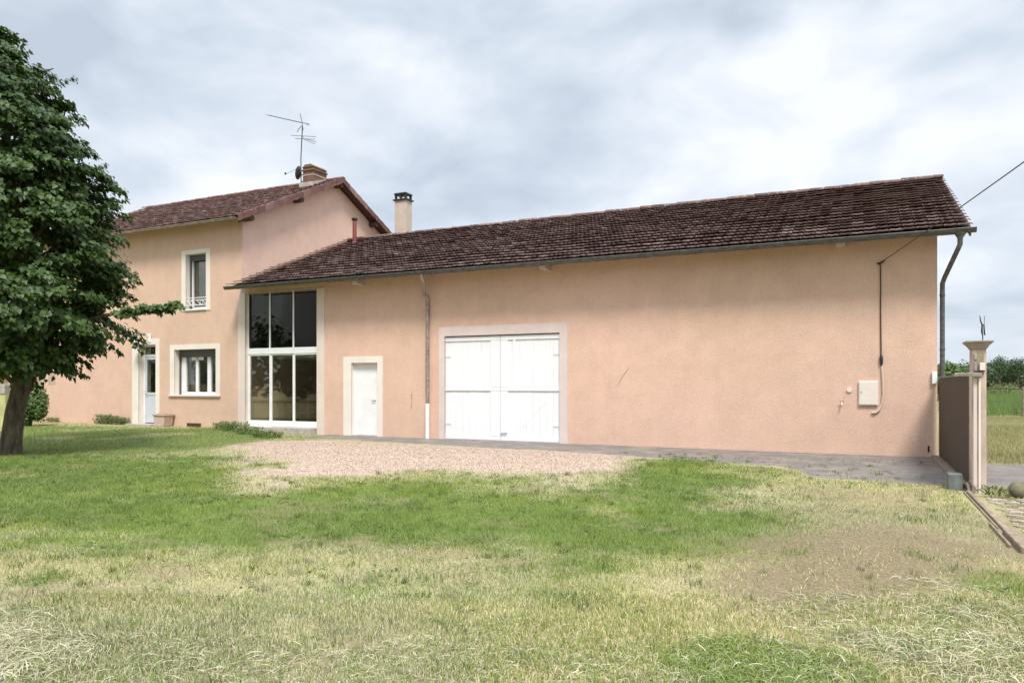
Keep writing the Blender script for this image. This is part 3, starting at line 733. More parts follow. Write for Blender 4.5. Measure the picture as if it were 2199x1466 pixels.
# purlins under the verge
for yy in (hE+.55, 19.45, hR, 23.75):
    zt_ = hRZ-abs(yy-hR)*hs-.065; r_ = .11
    o = MB().tube([(XG-.02, yy, zt_-r_), (hx1-.02, yy, zt_-r_)], r_, 14).build('purlin', M['wood_dark'], house, smooth=True); o.parent = hroof
o = MB().prism([(hE+.08, hEZ-.16), (W-.002, hEZ+hs*(W-hE-.08)-.16), (W-.002, hEZ+hs*(W-hE-.08)-.062), (hE+.08, hEZ-.062)], 'x', hx1-.12, hx1-.04).build('verge_rafter', M['wood_dark'], house); o.parent = hroof
# brick chimney
cx0, cx1, cy0, cy1 = -18.62, -18.12, 20.9, 21.62
mb = MB().box(cx0, cx1, cy0, cy1, 8.4, 9.34); ch = mb.build('chimney', M['brick'], house); ch.parent = hroof
mb = MB().box(cx0-.035, cx1+.035, cy0-.035, cy1+.035, 9.34, 9.40).box(cx0+.0, cx1-.0, cy0+.0, cy1-.0, 9.40, 9.47)
mb.prism([(cx0-.03, 9.47), (cx1+.03, 9.47), (cx1-.12, 9.58), (cx0+.12, 9.58)], 'y', cy0-.03, cy1+.03)
o = mb.build('chimney_crown', M['brick'], house, bevel=.008); o.parent = hroof
o = MB().box(cx0-.012, cx1+.012, cy0-.012, cy1+.012, 9.17, 9.20).build('flashing_band', M['corbel'], house); o.parent = hroof
o = MB().prism([(cy0-.12, hRZ-.62*hs-.02), (cy1, hRZ+.03), (cy1, hRZ+.12), (cy0-.12, hRZ-.62*hs+.13)], 'x', cx0-.08, cx1+.08).build('flashing', M['concrete'], house); o.parent = hroof
# upper window
def win_surround(rect, px0, px1, py0, py1, mat, bottom=True, lining=.24):
    return surround(mat, house, (X(px0), X(px1), Z((px0+px1)/2, py1), Z((px0+px1)/2, py0)), rect, y=W-.001, bottom=bottom, lining=lining)
def window(rect, mull, top_gap, yd=.22, glass_m='glass'):
    a_, b_, c_, d_ = rect; a_ += .005; b_ -= .005
    y = W+yd; mb = MB(); fw = .055
    mb.box(a_, a_+fw, y, y+.06, c_, d_-.002); mb.box(b_-fw, b_, y, y+.06, c_, d_-.002); mb.box(a_+fw, b_-fw, y, y+.06, c_, c_+.10); mb.box(a_+fw, b_-fw, y, y+.06, d_-.06, d_-.002)
    for xm_, wd in mull: mb.box(xm_-wd/2, xm_+wd/2, y-.012, y+.058, c_+.10, d_-.06)
    fr_ = mb.build('window', M['white'], house, bevel=.004)
    edges = [a_+fw]+sum([[m_-w_/2, m_+w_/2] for m_, w_ in mull], [])+[b_-fw]
    for i in range(0, len(edges), 2):
        if edges[i+1]-edges[i] > .02:
            o_ = MB().box(edges[i], edges[i+1], y+.028, y+.034, c_+.10, d_-.06).build('pane', M[glass_m], house); o_.parent = fr_
    # slatted roller shutter partly lowered
    sh = MB(); zz_ = d_-.004
    while zz_ > d_-top_gap: sh.box(a_+.01, b_-.01, y-.075, y-.055, zz_-.038, zz_-.004); zz_ -= .04
    sh.box(a_+.01, b_-.01, y-.053, y-.014, d_-top_gap-.01, d_-.004)
    o_ = sh.build('roller_shutter', M['shutter'], house, bevel=.003); o_.parent = fr_
    rl = MB().box(a_+.004, a_+.035, y-.07, y-.02, c_, d_-top_gap-.02); o_ = rl.build('shutter_rail', M['shutter'], house); o_.parent = fr_
    return fr_
win_surround(up_w, 390.5, 452, 536, 667, M['surround_pale'])
uw = window(up_w, [(X(412.5, W+.22), .12)], .17)
o = MB()
y_ = W+.02; zb = up_w[2]
for zz_ in (zb+.14, zb+.30, zb+.38): o.tube([(up_w[0]+.005, y_, zz_), (up_w[1]-.005, y_, zz_)], .013, 8)
n = 4; wd = (up_w[1]-up_w[0]-.02)/n
for i in range(n):
    xa_ = up_w[0]+.01+i*wd; sg = 1 if i % 2 else -1
    o.tube([(xa_, y_, zb+.14), (xa_+wd/2, y_, zb+.22+.07*sg), (xa_+wd, y_, zb+.30)], .009, 6); o.tube([(xa_, y_, zb+.30), (xa_+wd/2, y_, zb+.22), (xa_+wd, y_, zb+.14)], .009, 6)
o = o.build('balustrade', M['white'], house, smooth=True); o.parent = uw
o = MB().box(up_w[0]-.02, up_w[1]+.02, W-.05, W+.22, zb-.035, zb+.012).build('sill', M['white'], house, bevel=.006); o.parent = uw
# lower window
win_surround(lo_w, 365.5, 473, 739, 852, M['surround_pale'], lining=.27)
xl = lo_w[0]; W1 = W+.25
lw = window(lo_w, [(X(423.5, W1), .11), (X(449.5, W1), .15)], .24, yd=.25)
o = MB().box(xl+.075, X(400.5, W1), W+.236, W+.30, lo_w[2]+.1, lo_w[3]-.06).build('casement', M['white'], house); o.parent = lw
o = MB().box(X(363.5), X(474), W-.06, W+.25, lo_w[2]-.05, lo_w[2]+.004).build('sill', M['sill'], house, bevel=.006); o.parent = lw
for xa_ in (X(415, W1), X(430, W1)):
    o = MB().box(xa_, xa_+.22, W+.19, W+.21, lo_w[3]-.345, lo_w[3]-.25).build('valance', M['surround_grey'], house); o.parent = lw
# curtains
def curtain(x0_, x1_, z0_, z1_, y_):
    n = 40; mb = MB(); pts = [(x0_+(x1_-x0_)*i/n, y_+.025*math.sin(i*1.1)) for i in range(n+1)]
    for i in range(n): mb.quad((*pts[i], z0_), (*pts[i+1], z0_), (*pts[i+1], z1_), (*pts[i], z1_))
    return mb
o = curtain(X(402, W1), X(418, W1), lo_w[2]+.02, lo_w[3], W+.42).build('curtain', M['curtain'], house, smooth=True); o.parent = lw
# front door
surround(M['surround_pale'], house, (X(284.5), X(343), -.02, Z(316, 727.5)), h_d, y=W-.001, lining=.2)
a_, b_, c_, d_ = h_d; a_ += .006; b_ -= .006; y = W+.19
trz = Z(316, 766, y)
fd = MB(); fd.box(a_, a_+.045, y, y+.07, c_, d_-.005); fd.box(b_-.045, b_, y, y+.07, c_, d_-.005); fd.box(a_+.045, b_-.045, y, y+.07, trz, trz+.08); fd.box(a_+.045, b_-.045, y, y+.07, d_-.06, d_-.005)
fdo = fd.build('door_frame', M['white'], house, bevel=.003)
lf = MB(); la, lb = a_+.05, b_-.05; midz = c_+.98; yl = y+.012
lf.box(la, la+.09, yl, yl+.045, c_+.03, trz-.005); lf.box(lb-.09, lb, yl, yl+.045, c_+.03, trz-.005); lf.box(la+.09, lb-.09, yl, yl+.045, trz-.10, trz-.005); lf.box(la+.09, lb-.09, yl, yl+.045, midz, midz+.09); lf.box(la+.09, lb-.09, yl, yl+.045, c_+.03, c_+.12)
lf.box(la+.09, lb-.09, yl+.015, yl+.035, c_+.12, midz)
dl = lf.build('door', plain('grey_white_door', (.56,.60,.64), .4, .05, 3), house, bevel=.003)
for z0_, z1_ in ((midz+.09, trz-.10),):
    o = MB().box(la+.09, lb-.09, yl+.02, yl+.026, z0_, z1_).build('pane', M['glass'], house); o.parent = dl
o = MB().box(a_+.045, b_-.045, y+.03, y+.036, trz+.08, d_-.06).build('pane', M['glass'], house); o.parent = fdo
o = MB().tube([(la+.05, yl, c_+1.02), (la+.05, yl-.045, c_+1.02), (la+.16, yl-.045, c_+1.02)], .01, 8).build('handle', M['zinc'], house, smooth=True); o.parent = dl
for zz_ in (c_+.25, c_+1.1, c_+1.85): o = MB().box(a_+.03, a_+.065, y-.012, y, zz_, zz_+.09).build('hinge', M['white'], house); o.parent = fdo
box('door_step', M['concrete'], house, X(286), X(337), W-.30, W+.2, -.1, h_d[2]+.004, .012)
# vent grille, patch, corner downpipe
vg = MB(); va, vb, vc, vd = X(402), X(432), Z(417, 917.5), Z(417, 908)
vg.box(va, vb, W-.02, W-.004, vc, vd); vgo = vg.build('air_vent', M['vent'], house)
mb = MB(); [mb.box(va+.02, vb-.02, W-.028, W-.0205, vc+.015+i*.035, vc+.03+i*.035) for i in range(4)]; o = mb.build('grille', M['wood_dark'], house); o.parent = vgo
MB().box(X(104), X(119), W-.006, W-.0015, Z(111, 826), Z(111, 797)).build('repair_patch', plain('greyed_patch', (.47,.345,.27), .9, .1, 4, .003, 60), house)
o = MB().tube([(XH-.06, W-.03, .12), (XH-.06, W-.03, hEZ-.75), (XH-.06, hE-.02, hEZ-.15)], .055, 14).build('downpipe', M['corbel'], house, smooth=True)
hg = half_gutter('gutter', hE-.06, hEZ-.02, hx0, hx1-.05, .06, house, M['zinc_brown'])

# ================================================================== fittings
# wall lantern beside the front door
lx, lz = X(288, W-.35), Z(288, 733, W-.35)
wl = thing('wall_lamp', 'white wall lantern on a bracket above the left of the front door', 'lamp', (lx, W-.02, lz))
MB().lathe((lx, W-.32, lz-.24), [(.05, 0), (.085, .10), (.11, .2)], 12).build('lamp_glass', M['lampglass'], wl, smooth=True)
MB().lathe((lx, W-.32, lz-.04), [(.165, 0), (.165, .02), (.10, .08), (.03, .13), (.015, .15)], 16).build('lamp_shade', M['white'], wl, smooth=True)
MB().tube([(lx, W-.32, lz+.10), (lx+.12, W-.22, lz+.20), (lx+.30, W-.08, lz+.24), (lx+.36, W-.01, lz+.16)], .02, 8).tube([(lx+.02, W-.30, lz+.10), (lx+.36, W-.01, lz+.05)], .018, 8).build('arm', M['white'], wl, smooth=True)
MB().box(lx+.31, lx+.42, W-.045, W-.0195, lz-.02, lz+.27).build('wall_plate', M['white'], wl, bevel=.006)
# planter
px0, pz0 = X(351, W-.25), H(-20, 16.8)
pt_ = thing('planter', 'empty tapered beige planter on the ground right of the front door', 'planter', (px0, W-.25, pz0))
MB().prism([(px0-.22, pz0), (px0+.20, pz0), (px0+.26, pz0+.36), (px0-.28, pz0+.36)], 'y', W-.42, W-.06).build('tub', M['pot'], pt_, bevel=.02)
MB().box(px0-.31, px0+.29, W-.45, W-.03, pz0+.36, pz0+.42).build('rim', M['pot'], pt_, bevel=.012)
MB().box(px0-.27, px0+.25, W-.41, W-.07, pz0+.4205, pz0+.424).build('soil', M['vent'], pt_)
# meter box
mbx = thing('meter_box', 'flat ivory meter box on the right end of the barn wall', 'meter box', (X(1865), W, Z(1865, 870)))
ma, mb_, mc, md = X(1844), X(1886), Z(1865, 870), Z(1865, 818)
MB().box(ma, mb_, W-.05, W-.0, mc, md).build('casing', M['box'], mbx, bevel=.008)
MB().box(ma+.02, mb_-.02, W-.058, W-.0505, mc+.02, md-.02).build('lid', M['box'], mbx, bevel=.003)
MB().box(ma+.035, ma+.055, W-.066, W-.0585, mc+.27, mc+.285).build('latch', M['black'], mbx)
xo, zo = X(1824), Z(1824, 836.5)
o = MB(); n = len(o.v); o.tube([(xo, W, zo), (xo, W-.03, zo)], .052, 18); o = o.build('wall_cap', M['box'], barn, smooth=True)
xo, zo = X(1808), Z(1808, 864)
tp = thing('wall_tap', 'small pale tap fitting in a patch of wall left of the meter box', 'tap', (xo, W, zo))
MB().tube([(xo, W+.0, zo), (xo, W-.07, zo), (xo, W-.09, zo-.03), (xo, W-.09, zo-.06)], .014, 8).build('spout', M['box'], tp, smooth=True)
MB().box(xo-.045, xo+.045, W-.062, W-.048, zo+.016, zo+.03).build('handle', M['black'], tp, bevel=.003)
o = MB().box(X(2001), XB-.004, W-.07, W-.0, Z(2012, 824), Z(2012, 798)).build('junction_box', M['white'], None, bevel=.008); tag(o, 'small white box at the barn corner just above the brown gate', 'box')
# overhead service cable, clamp and wall run
A = Vector((X(1890), W-.06, Z(1890, 566)))
B = P(2199, 340, 10.0); D = B-A
mb = MB(); n = 24; pts = []
for i in range(n+1):
    t_ = i/n*2.2; p = A+D*t_; p.z -= .05*math.sin(min(PI, t_/2.2*PI)); pts.append(p)
mb.tube(pts, .0095, 6)
o = mb.build('overhead_cable', M['cable'], None, smooth=True); tag(o, 'dark overhead cable running from the barn wall up over the right end of the roof', 'cable')
cb_ = thing('wall_cable', 'dark cable clipped down the barn wall ending in a pale curved conduit', 'cable', (A.x, W, A.z))
zc = Z(1893, 768)
MB().tube([A, (A.x+.005, W-.03, A.z-.05), (A.x+.008, W-.02, (A.z+zc)/2), (A.x+.02, W-.025, zc)], .0125, 8).build('cable_run', M['cable'], cb_, smooth=True)
MB().tube([(A.x-.06, W-.03, A.z), (A.x, W-.06, A.z), (A.x+.09, W-.10, A.z+.05)], [.012, .028, .014], 8).tube([(A.x, W-.002, A.z-.02), (A.x, W-.06, A.z-.01)], .014, 8).build('bracket', M['cable'], cb_, smooth=True)
MB().tube([(A.x+.02, W-.03, zc+.06), (A.x+.02, W-.035, zc), (A.x+.025, W-.035, zc-.12), (A.x+.015, W-.03, zc-.17)], [.018, .034, .028, .012], 10).build('cable_joint', M['black'], cb_, smooth=True)
cz = lambda py: Z(1893, py)
MB().tube([(X(1894), W-.028, cz(788)), (X(1896), W-.03, cz(820)), (X(1896.5), W-.03, cz(845)), (X(1894), W-.03, cz(866)), (X(1888), W-.03, cz(880)), (X(1880), W-.03, cz(886)), (X(1872), W-.02, cz(886))], .019, 10).build('conduit', M['conduit'], cb_, smooth=True)

# TV aerial and dish
ax_, ay_ = -18.74, 20.95; topz = 11.46
an = thing('tv_aerial', 'tall thin tv aerial with crossed rods beside the brick chimney', 'aerial', (ax_, ay_, 8.9))
MB().tube([(ax_-.01, ay_, 8.72), (ax_-.02, ay_, 9.9), (ax_+.03, ay_, 10.65), (ax_+.05, ay_, 11.05)], .019, 8).build('mast', M['antenna'], an, smooth=True)
def pz(px, py): return P(px, py, 26.95)
yb_ = MB().tube([pz(663, 266), pz(649, 264), pz(576, 247.5)], .014, 6)
for i in range(13):
    p = pz(576, 247.5).lerp(pz(648, 264), i/12); off = Vector((.1, .17, .0))*.55
    yb_.tube([p-off+Vector((0, 0, -.012)), p+off+Vector((0, 0, .012))], .006, 5)
yb_.tube([pz(644, 244), pz(649, 264), pz(651, 280)], .012, 6); yb_.tube([pz(648, 270), pz(641, 278), pz(638, 284)], .012, 6); yb_.tube([pz(658, 268), pz(665, 269)], .01, 6)
yb_.build('uhf_array', M['antenna'], an, smooth=True)
fm = MB(); c0 = pz(653, 298)
for a_, b_ in (((625, 291), (680, 296.5)), ((634, 298), (679, 302)), ((654, 299.5), (678, 312)), ((656, 298), (681, 308)), ((650, 294), (655, 301))):
    fm.tube([pz(*a_), pz(*b_)+Vector((.15, -.3, 0))*.4], .009, 6)
fm.build('rod_array', M['antenna'], an, smooth=True)
for bz_ in (9.0, 9.25): MB().tube([(ax_+.0, ay_, bz_), (cx0+.01, cy0+.1, bz_)], .02, 6).build('bracket', M['antenna'], an, smooth=True)
dc = pz(640, 371)
ds = thing('satellite_dish', 'small dark mesh satellite dish seen edge on left of the brick chimney', 'satellite dish', dc)
dn = Vector((-.93, -.30, .22)).normalized(); du = dn.cross(Vector((0, 0, 1))).normalized(); dv = dn.cross(du)
mb = MB(); seg = 20
rings = [(0, .09), (.10, .08), (.18, .055), (.25, .01)]
for r_, h_ in rings:
    for k in range(seg):
        a_ = 2*PI*k/seg; mb.v.append(tuple(dc-dn*h_+(du*math.cos(a_)+dv*math.sin(a_))*r_))
for i in range(3):
    for k in range(seg):
        k2 = (k+1) % seg; mb.f.append((i*seg+k, i*seg+k2, (i+1)*seg+k2, (i+1)*seg+k))
mb.build('dish', M['antenna'], ds, smooth=True)
MB().tube([dc-dn*.09, Vector((ax_, ay_, dc.z-.02))], .02, 6).build('mount', M['antenna'], ds, smooth=True)
MB().tube([dc+dv*-.2, pz(615, 373.5)], .007, 6).build('arm', M['antenna'], ds, smooth=True)
MB().lathe(pz(613, 373), [(.01, -.04), (.035, -.02), (.035, .03), (.01, .045)], 10).build('receiver', M['black'], ds, smooth=True)

# ================================================================== gate, pillar, rail
XP = 1.38
gt = thing('metal_gate', 'plain brown sheet metal gate closing the gap between barn corner and pillar', 'gate', (XP+.02, 14.6, 0))
gtz = Z(2075, 808.5, 12.25)
mb = MB()
for i in range(12):
    a_ = 12.27+i*(16.98-12.27)/12; mb.box(XP+.0, XP+.03+(i % 2)*.004, a_, a_+(16.98-12.27)/12-.0, .07, 1.62)
mb.build('sheet', M['gate'], gt)
MB().box(XP-.012, XP+.045, 12.27, 16.98, 1.6205, 1.655).build('top_rail', M['zinc'], gt, bevel=.004)
MB().box(XP-.01, XP+.04, 12.23, 12.2695, .05, 1.64).build('end_post', M['zinc_brown'], gt, bevel=.004)
MB().box(XP-.01, XP+.04, 12.27, 16.98, .03, .0695).build('bottom_rail', M['zinc_brown'], gt, bevel=.004)
pl = thing('gate_pillar', 'pinkish rendered gate pillar with a flared stone cap at the end of the brown gate', 'pillar', (XP+.15, 12.05, 0))
pa, pb, pc, pd = XP-.01, X(2118.5, 11.9), 11.9, 12.22
pzt = Z(2095, 750, 11.9)
MB().box(pa, pb, pc, pd, -.1, pzt).build('shaft', M['pillar'], pl, bevel=.012)
mb = MB()
cap = [(0, 0), (.01, .015), (.03, .05), (.062, .085), (.080, .10), (.080, .12)]
prev = None
for off_, hh in cap:
    ring = [(pa-off_, pc-off_, pzt+hh), (pb+off_, pc-off_, pzt+hh), (pb+off_, pd+off_, pzt+hh), (pa-off_, pd+off_, pzt+hh)]
    n = len(mb.v); mb.v += ring
    if prev is not None:
        for k in range(4): mb.f.append((prev+k, prev+(k+1) % 4, n+(k+1) % 4, n+k))
    prev = n
mb.f.append((prev, prev+1, prev+2, prev+3)); mb.build('cap', M['pillar_cap'], pl, bevel=.004)
MB().box(pa+.045, pb-.035, pc-.012, pc, Z(2095, 806, 11.9)+.01, pzt-.03).build('panel', M['pillar_panel'], pl, bevel=.004)
MB().box(pb-.095, pb-.07, pc-.022, pc-.0005, -.02, Z(2095, 812, 11.9)).build('edge_strip', M['surround_pale'], pl, bevel=.004)
MB().box(pa+.01, pa+.05, pc-.018, pc-.0005, 0, Z(2095, 812, 11.9)).build('edge_strip', M['surround_grey'], pl, bevel=.004)
MB().box(pb-.085, pb-.025, pc-.06, pc-.013, Z(2106, 795, 11.9), Z(2106, 779, 11.9)).build('doorbell_box', M['box'], pl, bevel=.005)
MB().box(pb-.15, pb-.02, pc-.05, pc-.0125, Z(2106, 798, 11.9), Z(2106, 796, 11.9)).build('ledge', M['black'], pl)
MB().box(pa+.02, pa+.05, pc-.03, pc-.013, Z(2106, 772, 11.9), Z(2106, 757, 11.9)).box(pa+.02, pa+.05, pc-.03, pc-.013, Z(2106, 797, 11.9), Z(2106, 776, 11.9)).build('hinge_pin', M['pillar_cap'], pl, bevel=.003)
o = MB().box(X(2049, 11.86), pb-.06, 11.81, 11.87, Z(2080, 808, 11.85), Z(2080, 800, 11.85)).build('guide_bar', M['zinc_brown'], None, bevel=.004)
o.parent = pl; o.matrix_parent_inverse = pl.matrix_basis.inverted()
fn = MB(); q = lambda a_, b_: P(a_, b_, 10.35)
fn.tube([q(2110, 738), q(2110.5, 722), q(2108.5, 712), q(2109, 697), q(2106, 690), q(2104, 678)], [.006,.007,.012,.010,.008,.005], 6)
fn.tube([q(2109, 696), q(2113, 698), q(2114, 716), q(2115.5, 720)], [.007,.009,.011,.007], 6); fn.tube([q(2113.5, 698), q(2114, 678)], .0035, 5)
o = fn.build('wire_finial', M['black'], None, smooth=True); tag(o, 'thin twisted black wire spike on top of the gate pillar', 'wire spike')
# kerb, end block, track beams
o = MB().box(1.24, 1.36, 12.25, 16.95, -.05, .075).build('kerb', M['wood_grey'], None, bevel=.01); tag(o, kind='structure')
o = MB().box(1.09, 1.27, 12.02, 12.24, -.06, .235).build('kerb_block', M['teal'], None, bevel=.014); tag(o, 'small dark grey concrete block at the foot of the brown gate', 'block')
tr = thing('track_beam', 'long narrow timber gate track lying along the ground in front of the pillar', 'beam', (1.3, 10, 0))
hz = lambda y_: H(1.3, y_)
MB().box(1.29, 1.345, 8.6, 11.85, -.03, .035).build('beam', M['soilwood'], tr, bevel=.01)
MB().box(1.25, 1.268, 9.0, 11.8, -.03, .022).build('side_board', M['soilwood'], tr, bevel=.006)
MB().box(1.262, 1.352, 7.78, 8.75, -.03, .062).build('end_beam', M['soilwood'], tr, bevel=.012)
MB().box(1.205, 1.228, 8.0, 9.2, -.03, .035).build('side_board', M['soilwood'], tr, bevel=.006)
# debris by the post foot
o = MB().tube([(1.34, 11.95, .02), (1.33, 11.98, .10), (1.36, 12.0, .14), (1.42, 11.8, .05)], [.02, .035, .03, .02], 8).build('roller_bracket', M['zinc_brown'], None, smooth=True); tag(o, 'small rusty roller bracket between the concrete block and pillar foot', 'bracket')
# rounded stone at the frame edge
sxp, syp = G(2192, 1068)
mb = MB(); seg = 20
mb.lathe((sxp, syp, -.04), [(.02, 0)]+[(.135*math.sin(a_), .135-.135*math.cos(a_)) for a_ in [R(15*i) for i in range(1, 12)]]+[(.01, .27)], seg)
o = mb.build('round_stone', M['rock'], None, smooth=True); tag(o, 'round mossy stone on the ground right of the gate pillar', 'stone')
for vv in o.data.vertices:
    p = vv.co.copy(); k = 1+.12*mnoise.noise(p*5); vv.co.x = sxp+(p.x-sxp)*k*1.05; vv.co.y = syp+(p.y-syp)*k; vv.co.z *= .95*k
# thin flat stones bedded in the soil right of the track
rnd = random.Random(44)
for i in range(90):
    y0_ = rnd.uniform(8.5, 11.3); xx = 1.42+rnd.random()**1.3*.85; lw_, ld = rnd.uniform(.05, .24), rnd.uniform(.03, .08); ca, sa_ = math.cos(rnd.gauss(0, .18)), math.sin(rnd.gauss(0, .18))
    k = 9; poly = []
    for q in range(k):
        a_ = 2*PI*q/k; rr_ = rnd.uniform(.75, 1.1); u_, v_ = math.cos(a_)*lw_/2*rr_, math.sin(a_)*ld/2*rr_; poly.append((xx+lw_/2+u_*ca-v_*sa_, y0_+u_*sa_+v_*ca))
    o = MB().prism(poly, 'z', -.03, rnd.uniform(.008, .035)).build('flat_stone', M['slab'], None, bevel=.006)
    tag(o, 'thin flat pale stone bedded in the soil right of the track beam', 'stone', 'flat stones beside the gate track')

# ================================================================== foliage helpers
def leaves_mesh(name, C, Nrm, T, size, mat, shade, parent=None, wide=.8):
    # one leaf = pointed folded blade of four vertices
    n = len(C); T = T-Nrm*(T*Nrm).sum(1)[:, None]; T /= np.linalg.norm(T, axis=1)[:, None]+1e-9
    Bv = np.cross(Nrm, T); s = size[:, None]
    base = C; tip = C+T*s-Nrm*s*.22; l = C+T*s*.42+Bv*s*wide*.5+Nrm*s*.10; r = C+T*s*.42-Bv*s*wide*.5+Nrm*s*.10
    m2 = C+T*s*.5-Nrm*s*.03
    V = np.stack([base, l, tip, r, m2], 1).reshape(-1, 3)
    b0 = np.arange(n)*5
    tr = np.concatenate([np.stack([b0, b0+4, b0+1], 1), np.stack([b0+1, b0+4, b0+2], 1), np.stack([b0, b0+3, b0+4], 1), np.stack([b0+4, b0+3, b0+2], 1)])
    o = np_mesh(name, V, tr, mat, np.repeat(shade, 5))
    if parent: o.parent = parent; o.matrix_parent_inverse = parent.matrix_basis.inverted()
    return o
def unit(v): return v/(np.linalg.norm(v, axis=-1, keepdims=True)+1e-9)

# ------------------------------------------------------------------ the big broadleaf tree
tx, ty = -16.52, 9.45
tree = thing('broadleaf_tree', 'large dark green broadleaf tree on the lawn at the left edge', 'tree', (tx, ty, 0))
tz = H(tx, ty); Rt = Vector((CA, SA, 0))
base = Vector((tx, ty, tz-.1)); fork = Vector((tx, ty, 1.5))+Rt*.26
trunk = MB()
trunk.tube([base, base+Vector((0,0,.14)), base+Vector((0,0,.35))+Rt*.02, Vector((tx,ty,.9))+Rt*.10, fork, fork+Vector((0,0,.8))+Rt*-.05, fork+Vector((0,0,2.2)), fork+Vector((0,0,4.2))-Rt*.1, Vector((tx-.4,ty-.2,8.0))], [.27,.235,.205,.185,.18,.18,.14,.09,.03], 16)
# silhouette radius against height
HZ = [1.75, 2.0, 2.35, 2.75, 3.25, 4.15, 4.95, 5.75, 6.45, 7.2, 7.9, 8.4, 8.75]
HR = [0.7, 1.25, 1.68, 2.02, 2.08, 1.92, 1.95, 1.85, 1.62, 1.38, 1.12, .55, .10]
axisx = tx+.10; axisy = ty+.05
rs = random.Random(12); tips = []
def env(z, a):
    return float(np.interp(z, HZ, HR))*(1+.30*mnoise.noise(Vector((math.cos(a)*1.6, math.sin(a)*1.6, z*1.1+4)))+.12*mnoise.noise(Vector((math.cos(a)*4, math.sin(a)*4, z*2.7+9))))
for i in range(46):
    z = 2.0+6.4*(i/46)**.95; a = i*2.4+rs.uniform(-.3, .3); r = env(z, a)*.86
    p1 = Vector((axisx+math.cos(a)*r, axisy+math.sin(a)*r, z+.15))
    zs = max(1.45, z-.55-.28*r); p0 = Vector((tx, ty, zs))+Rt*(.16 if zs < 3.5 else .08)
    mid = p0.lerp(p1, .5)+Vector((0, 0, .22)); r0 = .075*(1-z/12)
    trunk.tube([p0, mid, p1], [r0, r0*.6, .012], 7); tips.append((p0, mid, p1))
long_tip = P(380, 652, 15.4); lp0 = Vector((tx, ty, 2.5))+Rt*.1; lmid = P(250, 672, 15.6)
trunk.tube([lp0, lmid, long_tip], [.06, .035, .008], 7); tips.append((lp0, lmid, long_tip))
tk = trunk.build('trunk', M['bark'], tree, smooth=True)
Cc, Nn, Tt, Ss, Hh = [], [], [], [], []
def twig(p, d, length, n, spread, size=.105, droop=.35, shade=None):
    d = Vector(d).normalized(); side = d.cross(Vector((0, 0, 1)));
    side = side.normalized() if side.length > .01 else Vector((1, 0, 0))
    t = rng.random(n)**.8; dd = np.array(d); sd_ = np.array(side)
    c = np.array(p)[None]+dd[None]*(t*length)[:, None]+sd_[None]*(rng.normal(0, spread, n)*(1-.45*t))[:, None]
    c[:, 2] += rng.normal(0, spread*.28, n)-droop*length*t**2
    tl_ = rng.normal(0, .38, (n, 3)); nr = unit(np.array([0, 0, .8])[None]+tl_+dd[None]*.75)
    T = unit(dd[None]+sd_[None]*rng.normal(0, .8, n)[:, None]+np.array([0, 0, -.75])[None])
    Cc.append(c); Nn.append(nr); Tt.append(T); Ss.append(size*rng.uniform(.65, 1.25, n))
    base_s = rng.random() if shade is None else shade
    Hh.append(np.clip(.30*base_s+.45*rng.random(n)**1.6+.2*t+.3*(rng.random(n) < .06), 0, 1))
cnt = 0
while cnt < 1250:
    z = rs.uniform(1.8, 9.0); a = rs.uniform(0, 2*PI); R_ = env(z, a)
    if rs.random() > R_/2.4+.1: continue
    f_ = rs.uniform(.35, 1.0)**.55; r = R_*f_-.25
    if r < 0: r = 0
    ls_ = .55*max(0, (z-3.5)/5.3); p = (axisx+math.cos(a)*r-CA*ls_, axisy+math.sin(a)*r-SA*ls_, z+.12)
    upv = .15+.5*max(0, (z-6)/3)-(.30 if z < 3 else 0)
    twig(p, (math.cos(a), math.sin(a), upv), rs.uniform(.35, .75), rs.randint(44, 74), rs.uniform(.11, .20), size=.125)
    cnt += 1
for k in range(12):                          # the long low branch reaching towards the window
    f_ = k/11; p = lmid.lerp(long_tip, f_*.93); [twig(p, (CA+rs.uniform(-.4,.3), SA+rs.uniform(-.9,.6), rs.uniform(-.35, .35)), rs.uniform(.18, .34), 30, .07, shade=.9, droop=.12) for q_i in range(3)]
for px_t, py_t in ((160,165),(120,190),(20,95),(35,120),(175,258),(190,315),(232,382),(222,352),(268,428),(255,440),(268,560),(250,590),(285,600),(70,160),(10,88)):
    e = P(px_t, py_t, 15.8); ax0 = Vector((axisx, axisy, e.z-.5)); d = (e-ax0); d.normalize(); s0 = e-d*.55
    twig(s0, d, .6, 55, .085, size=.10, droop=.05)
for k in range(26):                          # low hanging leaves round the fork
    a = rs.uniform(0, 2*PI); twig((tx+.16+math.cos(a)*rs.uniform(.1,.6), ty+math.sin(a)*rs.uniform(.1,.6)-.1, rs.uniform(1.65, 2.3)), (math.cos(a), math.sin(a), -.5), .35, 26, .12, shade=1.0)
C_ = np.concatenate(Cc)
leaves_mesh('crown', C_, np.concatenate(Nn), np.concatenate(Tt), np.concatenate(Ss), M['leaf'], np.concatenate(Hh), tree)

